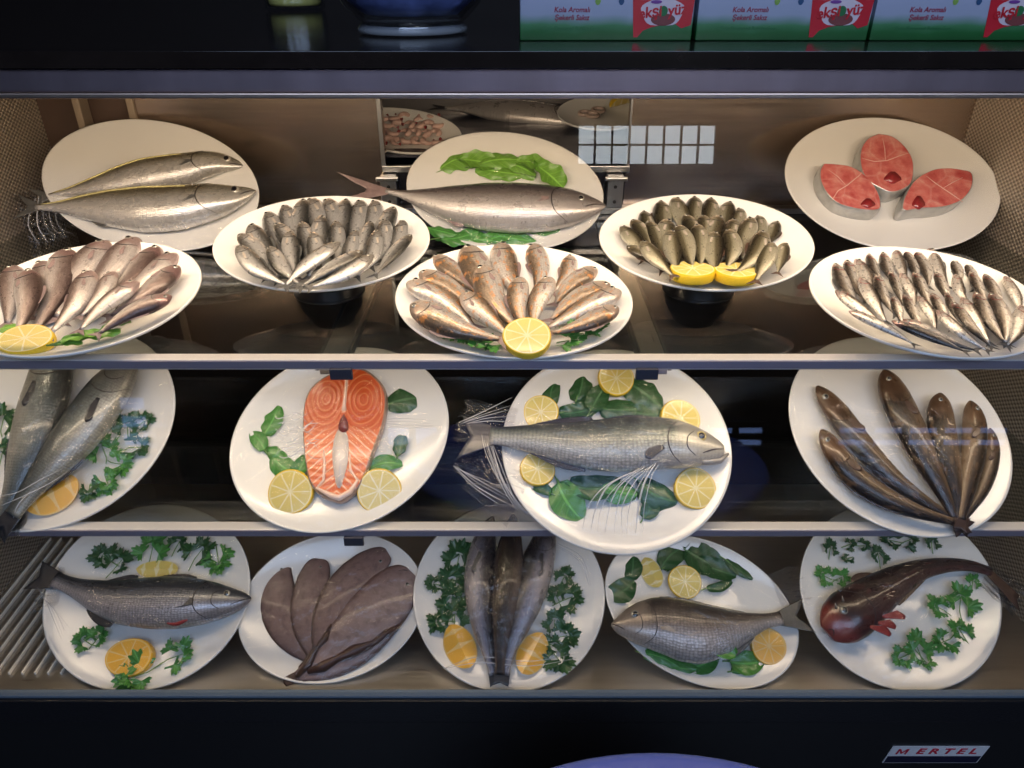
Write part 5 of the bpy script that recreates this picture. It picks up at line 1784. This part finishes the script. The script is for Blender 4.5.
# sea bass plate
K = lambda x, y: (x / 3.656, 500 + y / 3.656)
for i, (x, y, r, s, m, lab) in enumerate((
        (385, 210, 150, 34, 'leaf_dark', 'parsley, first from left behind the sea bass'), (440, 230, 60, 34, 'leaf_dark', 'parsley, second from left behind the sea bass'), (560, 180, 90, 44, 'leaf_mid', 'parsley with stalk, third from left behind the sea bass'),
        (655, 160, 70, 26, 'leaf_dark', 'parsley, fourth from left behind the sea bass'), (735, 190, 60, 38, 'leaf_dark', 'parsley, fifth from left behind the sea bass'), (800, 225, -70, 36, 'leaf_mid', 'parsley, rightmost behind the sea bass'),
        (315, 515, 150, 30, 'leaf_mid', 'parsley with thin stalk left of the cut lemon'), (365, 500, 60, 26, 'leaf_mid', 'small parsley touching the left of the cut lemon'), (655, 570, 20, 44, 'leaf_mid', 'feathery parsley right of the cut lemon'),
        (500, 645, 200, 48, 'leaf_mid', 'parsley below the cut lemon'))):
    sprig(P13, *K(x, y), r, s * 1.15, lab, m, 5, .012, 'parsley round the sea bass')
# three upright fish
K = lambda x, y: (400 + x / 3.66, 500 + y / 3.66)
for i, (x, y, r, s, lab) in enumerate((
        (215, 215, 80, 40, 'parsley, highest left of the three upright fish'), (195, 300, 100, 38, 'parsley, second highest left of the three upright fish'), (130, 310, 170, 24, 'small parsley at the far left of the three upright fish'),
        (190, 370, 90, 40, 'parsley, middle left of the three upright fish'), (200, 430, 90, 36, 'parsley just above the left lemon wedge'), (145, 450, 190, 30, 'parsley left of the left lemon wedge'),
        (600, 285, 60, 28, 'parsley, highest right of the three upright fish'), (620, 360, 20, 36, 'parsley, second highest right of the three upright fish'), (570, 350, 120, 24, 'parsley leaf touching the right upright fish'),
        (565, 450, 90, 32, 'parsley, middle right of the three upright fish'), (600, 500, 10, 36, 'parsley above the right lemon wedge'), (550, 530, 150, 28, 'parsley behind the right lemon wedge'), (580, 585, -50, 36, 'lowest parsley right of the right lemon wedge'))):
    sprig(P15, *K(x, y), r, s * 1.12, lab, 'leaf_dark', 5, .012, 'parsley beside the three upright fish')
# bream plate
K = lambda x, y: (590 + x / 3.656, 500 + y / 3.656)
for i, (x, y, r, l, w_, m, lab) in enumerate((
        (110, 325, 30, 34, 24, 'leaf_dark', 'dark round leaf, lowest left behind the bream'), (150, 245, 80, 30, 20, 'leaf_dark', 'dark round leaf above it, behind the head of the bream'), (305, 215, 40, 40, 24, 'leaf_dark', 'dark leaf above the round lemon slice'),
        (410, 215, -30, 44, 32, 'leaf_dark', 'big dark leaf in the middle behind the bream'), (455, 250, -20, 44, 22, 'leaf_dark', 'dark leaf right of the round lemon slice'), (540, 250, -38, 34, 10, 'leaf_dark', 'thin dark leaf at the upper right of the bream plate'),
        (468, 312, 15, 30, 10, 'leaf_dark', 'narrow dark leaf above the back of the bream'),
        (255, 585, -20, 40, 16, 'leaf_mid', 'leaf, leftmost below the bream'), (330, 605, -10, 34, 16, 'leaf_mid', 'pale leaf, second from left below the bream'), (410, 595, 20, 34, 20, 'leaf_mid', 'leaf in the middle below the bream'),
        (480, 540, -30, 30, 22, 'leaf_mid', 'round leaf lying on the belly of the bream'), (565, 590, 0, 36, 24, 'leaf_mid', 'round leaf left of the lower lemon slice'), (550, 620, 10, 22, 10, 'leaf_mid', 'lowest small leaf on the bream plate'))):
    leaf(P16, *K(x, y), r, l, w_, lab, m, 'round', z=(.012 if i != 10 else .040), group='leaves round the bream')
# gurnard plate
K = lambda x, y: (790 + x / 3.66, 500 + y / 3.66)
for i, (x, y, r, s, m, lab) in enumerate((
        (145, 180, 70, 26, 'leaf_dark', 'parsley leaf, first from left at the top of the gurnard plate'), (215, 165, 20, 20, 'leaf_dark', 'parsley leaf, second from left at the top of the gurnard plate'), (265, 170, 0, 20, 'leaf_dark', 'parsley leaf, third from left at the top of the gurnard plate'),
        (205, 218, 200, 18, 'leaf_dark', 'small parsley leaf just above the back of the gurnard'), (320, 205, 90, 30, 'leaf_dark', 'parsley leaf standing at the back of the gurnard'), (365, 150, 170, 30, 'leaf_dark', 'parsley leaf, fourth from left at the top of the gurnard plate'),
        (430, 150, 20, 34, 'leaf_dark', 'parsley leaf, fifth from left at the top of the gurnard plate'), (515, 158, 80, 26, 'leaf_dark', 'parsley leaf, rightmost at the top of the gurnard plate'), (120, 278, 150, 34, 'leaf_mid', 'parsley sprig left above the head of the gurnard'),
        (180, 288, 20, 30, 'leaf_mid', 'parsley sprig close to the head of the gurnard'), (535, 392, 150, 34, 'leaf_mid', 'parsley leaf under the curved tail, left'), (620, 370, 70, 50, 'leaf_mid', 'big parsley leaf under the curved tail of the gurnard'),
        (665, 300, 70, 26, 'leaf_mid', 'parsley leaf touching the tail of the gurnard'), (620, 480, 110, 38, 'leaf_mid', 'parsley sprig, right of the lower pair on the gurnard plate'), (560, 520, 200, 40, 'leaf_mid', 'parsley sprig, lower middle of the gurnard plate'),
        (460, 535, 100, 46, 'leaf_mid', 'parsley sprig below the fins of the gurnard'), (400, 580, 200, 32, 'leaf_mid', 'lowest parsley sprig at the left on the gurnard plate'), (490, 590, -60, 32, 'leaf_mid', 'lowest parsley sprig in the middle of the gurnard plate'))):
    sprig(P17, *K(x, y), r, s * .92, lab, m, 4, .012, 'parsley round the gurnard')

# ================================================================== CLING FILM AND SUPPORT BOWLS
cling_film(P1, 'clear film gathered round the mackerel tails on the back left plate', .018, 1, [(52, 200, 34, 22, 214, 50, .012, .010), (40, 210, 40, 50, 244, 34, .010, .0)])
cling_film(P4, 'clear film over the bonito plate', .034, 2, [])
cling_film(P9, 'clear film over the upright pair plate at the left edge', .040, 4, [(18, 500, 24, 8, 532, 30, .03, .02)])
cling_film(P10, 'clear film over the salmon plate', .022, 5)
cling_film(P11, 'clear film over the bluefish plate, gathered at the tail', .038, 6, [(512, 432, 50, 462, 420, 44, .03, .03), (505, 470, 56, 458, 462, 20, .02, .03), (520, 500, 60, 470, 476, 30, .02, .02)])
cling_film(P12, 'clear film over the brown fish fan plate', .032, 7)
cling_film(P13, 'clear film over the sea bass plate', .036, 8, [(62, 585, 36, 38, 590, 44, .03, .02)])
cling_film(P14, 'clear film over the soles plate', .016, 9)
cling_film(P15, 'clear film over the three upright fish plate', .040, 10)
cling_film(P16, 'clear film over the bream plate', .038, 11, [(775, 590, 34, 802, 585, 40, .03, .02)])
cling_film(P17, 'clear film over the gurnard plate', .034, 12, [(985, 575, 28, 1018, 600, 34, .03, .02)])
t = NT('film_fold_glint')  # pale film for folds and for built-in light glints
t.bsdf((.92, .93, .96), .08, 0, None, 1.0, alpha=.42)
M['film_fold_glint'] = t.done()


prnd = random.Random(12)


def pleats_and_glints(P, lines, label, r0=.0011, jit=1.6):  # pale tubes: film folds, and glints of light given a shape
    r_ = thing('film_pleats_glints', label, 'cling film', P.mat)
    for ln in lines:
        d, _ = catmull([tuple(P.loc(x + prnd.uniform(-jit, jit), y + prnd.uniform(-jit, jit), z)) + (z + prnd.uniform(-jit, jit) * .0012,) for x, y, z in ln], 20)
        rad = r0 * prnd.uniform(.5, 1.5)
        obj('pleat_or_glint', tube_mesh('pleat_or_glint', [Vector(p) for p in d], [rad * (.3 + .7 * math.sin(PI * min(1, .15 + i / 22))) for i in range(20)], 6), M['film_fold_glint'], r_)


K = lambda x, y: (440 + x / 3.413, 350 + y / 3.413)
pleats_and_glints(P11, [[(*K(745 - 9 * i, 390 + 2 * i), .062), (*K(725 - 20 * i, 440 + 3 * i), .060), (*K(700 - 24 * i, 530), .050), (*K(690 - 25 * i, 630 - 2 * i), .033)] for i in range(9)],  # light caught in the film, shaped as pale tubes
       'light glints built as pale film folds fanning down from the gill of the bluefish')
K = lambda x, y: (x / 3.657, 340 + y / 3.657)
pleats_and_glints(P9, [[(*K(-5, 570), .05), (*K(60, 560), .056), (*K(150, 510), .056), (*K(235, 465), .05)], [(*K(5, 600), .05), (*K(80, 570), .058), (*K(170, 530), .054), (*K(240, 480), .05)],
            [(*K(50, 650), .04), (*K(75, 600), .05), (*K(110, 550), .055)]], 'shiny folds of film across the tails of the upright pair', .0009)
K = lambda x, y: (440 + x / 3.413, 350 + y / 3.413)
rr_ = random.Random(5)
pleats_and_glints(P11, [[(*K(160 + 8 * i, 300 + 10 * i), .036), (*K(190 + 10 * i, 400 + 14 * i + rr_.uniform(-8, 8)), .04), (*K(240 + 8 * i, 500 + 8 * i), .034), (*K(300 + 6 * i, 575), .012)] for i in range(-3, 4)]
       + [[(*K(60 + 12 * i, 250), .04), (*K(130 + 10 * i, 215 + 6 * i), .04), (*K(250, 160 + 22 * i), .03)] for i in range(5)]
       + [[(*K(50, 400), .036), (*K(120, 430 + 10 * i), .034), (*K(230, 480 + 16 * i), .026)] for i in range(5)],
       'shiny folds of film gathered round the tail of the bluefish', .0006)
pleats_and_glints(P10, [[(x_, y_, .034), (x_ + rr_.uniform(4, 10), y_ + rr_.uniform(-5, 5), .036), (x_ + rr_.uniform(12, 20), y_ + rr_.uniform(-8, 8), .034)] for x_, y_ in [(rr_.uniform(272, 306), rr_.uniform(418, 456)) for _ in range(26)]],  # lamp glare on the film, shaped as short pale tubes
       'lamp glare built as pale film creases left of the middle of the salmon steak', .0007)
pleats_and_glints(P10, [[(384, 420 + 2.2 * i, .036), (405, 420 + 2.2 * i, .034), (rr_.uniform(425, 440), 420 + 2.2 * i, .028)] for i in range(5)], 'reflected light built as straight pale film creases right of the salmon steak', .0006)  # bright reflection on the film, shaped as straight tubes
pleats_and_glints(P1, [[(36 + 4 * i, 196, .03), (30 + 7 * i, 225, .022), (40 + 9 * i, 244 - 2 * i, .006)] for i in range(5)], 'shiny folds of film round the mackerel tails', .0006)
pleats_and_glints(P13, [[(36 + 3 * i, 588 + 3 * i, .036), (46 + 4 * i, 600 + 5 * i, .036), (62 + 2 * i, 640 - 4 * i, .026)] for i in range(4)], 'shiny folds of film round the sea bass tail', .0005)
pleats_and_glints(P15, [[(445, 668, .03), (480, 658 + 3 * i, .042), (530, 662 + 4 * i, .042), (575, 655 + 5 * i, .03)] for i in range(2)] + [[(556, 545, .045), (580, 556 + 3 * i, .038), (590, 585, .028)] for i in range(3)],  # bright reflections on the film, shaped as thin tubes
       'light glints built as pale film folds over the three upright fish', .0006)
for P_, z_, lab in ((P2, Z1, 'upturned bowl under the sardine plate'), (P6, Z1, 'upturned bowl under the horse mackerel plate'), (P3, Z1, 'upturned bowl under the whiting plate'), (P5, Z1, 'upturned bowl under the mullet plate'),
                    (P8, Z1, 'upturned bowl under the anchovy plate'), (P9, Z2, 'upturned bowl behind the upright pair plate'), (P10, Z2, 'upturned bowl behind the salmon plate'), (P11, Z2, 'upturned bowl behind the bluefish plate'),
                    (P12, Z2, 'upturned bowl behind the brown fish plate'), (P13, Z3, 'upturned bowl behind the sea bass plate'), (P14, Z3, 'upturned bowl behind the sole plate'), (P15, Z3, 'upturned bowl behind the three upright fish plate'),
                    (P16, Z3, 'upturned bowl behind the bream plate'), (P17, Z3, 'upturned bowl behind the gurnard plate')):
    support_bowl(P_, z_, lab)

# ================================================================== BEHIND THE OPENING: THE REAR DISPLAY
rear = thing('rear_shelf', 'dark shelf with plates seen through the opening behind the bonito plate', 'shelf', Matrix.Translation((0, 1.55, 1.2)))
for nm, b_, m_ in (('shelf_board', (-.42, 1.535, 1.196, .42, 1.98, 1.2015), 'dark_recess'), ('backboard', (-.42, 1.985, 1.10, .42, 1.995, 1.42), 'grey_recess')):
    if m_ not in M:
        M[m_] = simple(m_ + '_board', (.05, .05, .07) if m_ == 'dark_recess' else (.22, .21, .21), .25, .3, nscale=2, namp=.4)
    o = obj(nm, box_mesh(nm, [b_]), M[m_], rear)
    o.matrix_parent_inverse = Matrix.Translation((0, -1.55, -1.2))
RP = Plate('rear_shrimp', 402, 130, 60, 22, 6, 14, 1.206)
RP.build('plate of pink shrimps seen through the opening at the left', 'plates on the rear shelf')
RQ = Plate('rear_squid', 603, 112, 46, 17, 0, 14, 1.212)
RQ.build('plate with squid and lemon seen through the opening at the right', 'plates on the rear shelf')
M['shrimp'] = simple('pink_shrimp_shell', (.62, .42, .36), .3, nscale=50, namp=.35, coat=.5)
srnd = random.Random(3)
shr = None
k_ = 0
for iy, y in enumerate((118, 126, 134, 142)):
    for x in range(384, 444, 10):
        xx, yy = x + 4 * (iy % 2), y
        if (xx - 402) / 52 > .9 or ((xx - 402) / 54) ** 2 + ((yy - 130) / 20) ** 2 > .95:
            continue
        q = RP.loc(xx, yy, .012)
        t = thing('shrimp', f'pink peeled shrimp, {ORD[k_ % 6]} from left in the {ORD[iy]} row behind the opening', 'shrimp', RP.mat @ Matrix.Translation((q[0], q[1], .012 + .004 * srnd.random())) @ Matrix.Rotation(srnd.uniform(0, 6), 4, 'Z'), 'shrimps on the rear shelf')
        k_ += 1
        if shr is None:
            pts = [(math.cos(a) * .011, math.sin(a) * .011, .001 * math.sin(a)) for a in [(-.3 + 3.9 * i / 12) for i in range(13)]]
            shr = tube_mesh('body', pts, [.002, .0045, .0058, .0062, .0062, .006, .0056, .0052, .0046, .004, .0032, .0022, .001], 10)
            shf = tube_mesh('tail_fan', [(pts[-1][0], pts[-1][1], 0), (pts[-1][0] * 1.0 + .002, pts[-1][1] - .005, .0)], [.001, .004], 8)
        obj('body', shr, M['shrimp'], t)
        obj('tail_fan', shf, M['fin_red'], t)
    k_ = 0
rp2 = Plate('rear_tray', 515, 112, 88, 13, 2, 10, 1.203)
big_fish(rp2, 'rear_fish', 'bonito', [(592, 124), (560, 119), (520, 114), (480, 110), (445, 108)], 13, 'blue grey fish lying on the rear shelf behind the opening', 'bonito', 'fin_dark', .02, tail=(.1, .05, .5), eye=(.1, .25, .012), gill=[G1])
for i, (x, y) in enumerate(((585, 114), (598, 112), (592, 118))):
    q = RQ.loc(x, y, .012)
    me = tube_mesh('squid_ring', [(math.cos(2 * PI * k / 20) * .014, math.sin(2 * PI * k / 20) * .012, 0) for k in range(21)], .004, 8)
    tag(obj('squid_ring', me, simple('squid_flesh', (.55, .42, .36), .3, coat=.4)), f'pale squid ring, {("left", "right", "front")[i]} of three behind the opening', 'squid', 'squid rings').matrix_world = RQ.mat @ Matrix.Translation((q[0], q[1], .014 + .003 * i))
lemon_wedge(RQ, 620, 110, 26, 'yellow lemon wedge on the plate behind the opening', rot=30, deep=False, z=.008)

# ================================================================== ON THE COUNTER
M['thick_glass'] = glass_mat('thick_bowl_glass', (.96, .97, .99), .10, .6, .02)
t = NT('frosted_foot_glass')
t.bsdf((.55, .58, .62), .15, 0, None, 1.0, alpha=.45)
M['foot_glass'] = t.done()
M['oil'] = simple('yellow_oil', (.90, .82, .25), .1, coat=1)
M['blue_cloth'] = simple('blue_wrapping_sheet', (.20, .26, .80), .3, nscale=45, namp=.8, coat=.4)


def lathe_part(name, prof, mat, parent, n=64):
    return obj(name, lathe_mesh(name, prof, n), M[mat] if isinstance(mat, str) else mat, parent)


jc = at_z(291, 12, ZC1)
j = thing('glass_jar', 'small ribbed glass of yellow oil standing on the black counter', 'jar', Matrix.Translation((jc.x, jc.y + .035, ZC1 + .0005)))
R_ = 28 / F * (jc.y * .866 + .1)
verts, faces = [], []
prof = [(.90, 0), (1.0, .004), (1.02, .02), (1.03, .11), (1.0, .112), (.97, .11), (.95, .02), (.9, .008), (.0005, .008)]
n_ = 72
for r, z in prof:
    for k in range(n_):
        rib = 1 + (.02 * math.cos(k / n_ * 2 * PI * 18) if z > .003 else 0)
        verts.append((r * R_ * rib * math.cos(2 * PI * k / n_), r * R_ * rib * math.sin(2 * PI * k / n_), z))
for i in range(len(prof) - 1):
    for k in range(n_):
        k2 = (k + 1) % n_
        faces.append((i * n_ + k, i * n_ + k2, (i + 1) * n_ + k2, (i + 1) * n_ + k))
obj('ribbed_glass', mesh_from('ribbed_glass', verts, faces), M['thick_glass'], j)
lathe_part('oil', [(.0005, .009), (R_ * .86, .009), (R_ * .9, .014), (R_ * .9, .030), (.0005, .031)], 'oil', j)

bc_ = at_z(407, 38, ZC1)
s_ = (bc_.y * .866 + .1) / F
bw = thing('glass_bowl', 'round footed glass bowl holding blue wrappers on the counter', 'bowl', Matrix.Translation((bc_.x, bc_.y + 52 * s_, ZC1 + .0005)))
lathe_part('bowl_glass', [(50 * s_, 0), (53 * s_, .002), (53 * s_, .009), (50 * s_, .013), (54 * s_, .017), (66 * s_, .032), (73 * s_, .048), (78 * s_, .07), (80 * s_, .10), (77 * s_, .10), (75 * s_, .07), (70 * s_, .048), (62 * s_, .033), (50 * s_, .019), (.0005, .017)], 'thick_glass', bw)
lathe_part('foot', [(.0005, .001), (49 * s_, .001), (54 * s_, .002), (54.5 * s_, .006), (52 * s_, .010), (49 * s_, .011)], 'foot_glass', bw)
me = lathe_mesh('blue_wrapping', [(.0005, .020), (44 * s_, .022), (60 * s_, .036), (70 * s_, .06), (74 * s_, .092), (60 * s_, .104), (30 * s_, .098), (.0005, .108)], 64)
for v in me.vertices:
    a = math.atan2(v.co.y, v.co.x)
    k = 1 + .05 * math.sin(a * 5 + v.co.z * 160) + .03 * math.sin(a * 11 - v.co.z * 90)
    v.co.x *= k
    v.co.y *= k
o = obj('blue_wrapping', me, M['blue_cloth'])
tag(o, 'crumpled blue wrapping filling the footed glass bowl', 'wrapping')
o.matrix_world = Matrix.Translation((bc_.x, bc_.y + 52 * s_, ZC1 + .0005))


def carton_mat():
    t = NT('carton_print')
    co = t.coord()
    sep = t.n('ShaderNodeSeparateXYZ')
    t.l(co, sep.inputs[0])
    nz = t.noise(25, 2, co)
    h = t.math('ADD', t.math('MULTIPLY', sep.outputs[2], 1.0), t.math('MULTIPLY', t.math('SUBTRACT', nz, .5), .01))
    c = t.ramp(t.math('MULTIPLY', h, 12.0), [(.0, (.008, .08, .015)), (.10, (.012, .12, .025)), (.20, (.06, .22, .09)), (.33, (.36, .40, .52)), (1, (.50, .50, .72))])
    t.bsdf(c, .35, 0, None, .3)
    return t.done()


M['carton'] = carton_mat()
M['print_red'] = simple('red_ink', (.62, .015, .03), .35, coat=.3)
M['print_crimson'] = simple('crimson_ink', (.35, .02, .06), .4)
M['print_green'] = simple('green_ink', (.02, .16, .05), .4)
M['print_lime'] = simple('lime_ink', (.25, .42, .08), .4)
M['print_navy'] = simple('navy_ink', (.02, .08, .20), .4)
M['print_pink'] = simple('pale_pink_ink', (.72, .60, .66), .4)
M['print_purple'] = simple('purple_ink', (.20, .05, .30), .4)
M['print_brown'] = simple('brown_ink', (.22, .05, .05), .4)


def disc_pts(cx, cy, rx, ry, n=28, wob=0, k=3):
    return [(cx + rx * math.cos(2 * PI * i / n) * (1 + wob * math.sin(k * 2 * PI * i / n)), cy + ry * math.sin(2 * PI * i / n) * (1 + wob * math.sin(k * 2 * PI * i / n))) for i in range(n)]


cl = at_z(519, 41, ZC1)
BW = .199
for i, (xp, lab) in enumerate(((520, 'green and white gum carton, leftmost of three on the counter'), (695, 'green and white gum carton, middle of three on the counter'), (869, 'green and white gum carton, rightmost of three, cut by the frame'))):
    x0 = at_z(xp, 41, ZC1).x
    t = thing('gum_carton', lab, 'carton', Matrix.Translation((x0, cl.y, ZC1 + .0005)), 'gum cartons on the counter')
    obj('carton_body', box_mesh('carton_body', [(0, 0, 0, BW, .10, .11)], .0012), M['carton'], t)
    px_ = BW / 171.0

    def FP(name, pts, mat, d, lift=0):     # drawn in pixels from the front's lower left corner
        return flat_poly(name, [(a * px_, b * px_) for a, b in pts], .0003, M[mat], t, Matrix.Translation((0, -.0004 - lift, 0)) @ FACE)

    def TX(name, body, size, mat, x, y, shear=0.0, off=0.0, lift=0.0, rot=0.0):
        o = obj(name, text_mesh(name, body, size * px_, .0001, shear, off), M[mat], t)
        o.matrix_local = Matrix.Translation((x * px_, -.0007 - lift, y * px_)) @ FACE @ Matrix.Rotation(rot, 4, 'Z')
        return o
    TX('lettering', 'Kola Aromalı', 6.6, 'print_crimson', 51, 27.5, .15, .00012)
    TX('lettering', 'Şekerli Sakız', 6.6, 'print_crimson', 51, 20.5, .15, .00012)
    TX('lettering', 'Cola Flavoured Bubble Gum', 4.9, 'print_green', 51, 11.0, .1, .00005)
    # sweet wrapper emblem
    FP('emblem', [(110, 37), (123, 36), (128, 40), (146, 42), (153, 38), (171, 44), (169, 14), (160, 11), (152, 16), (130, 12), (122, 9), (117, 3), (113, 3)], 'print_red', 0)
    FP('emblem_centre', disc_pts(140, 26, 21, 13, 30, .06, 5), 'print_pink', 0, .0004)
    FP('emblem_blob', disc_pts(141, 19, 12, 5.5), 'print_brown', 0, .0008)
    TX('lettering', 'ekşi', 13.5, 'print_red', 127.5, 25.0, .1, .0004, .0013, .12)
    TX('lettering', 'yüz', 13.5, 'print_red', 154.0, 27.5, .1, .0004, .0013, .12)
    FP('emblem_dot', disc_pts(140.5, 26.5, 4.3, 4.6), 'print_green', 0, .0013)
    FP('emblem_arc', disc_pts(133, 34.5, 5.5, 1.6), 'print_purple', 0, .0013)
    for (cx_, cy_, rx_, ry_, m_) in ((24, 45, 9, 7.5, 'print_red'), (59, 45, 4.5, 4, 'print_purple'), (91, 48, 14, 8, 'print_green'), (137, 46, 8, 6.5, 'print_red')):
        FP('round_print', disc_pts(cx_, cy_, rx_, ry_), m_, 0)
    for cx_, m_ in ((76, 'print_lime'), (99, 'print_navy')):
        FP('drop_print', [(cx_ + (1.5 if cx_ < 90 else -1.5), 42), (cx_ + 2.4, 37), (cx_ + 2.8, 34.5), (cx_ + 1.6, 32.2), (cx_, 31.5), (cx_ - 1.6, 32.2), (cx_ - 2.8, 34.5), (cx_ - 2.4, 37)], m_, 0)
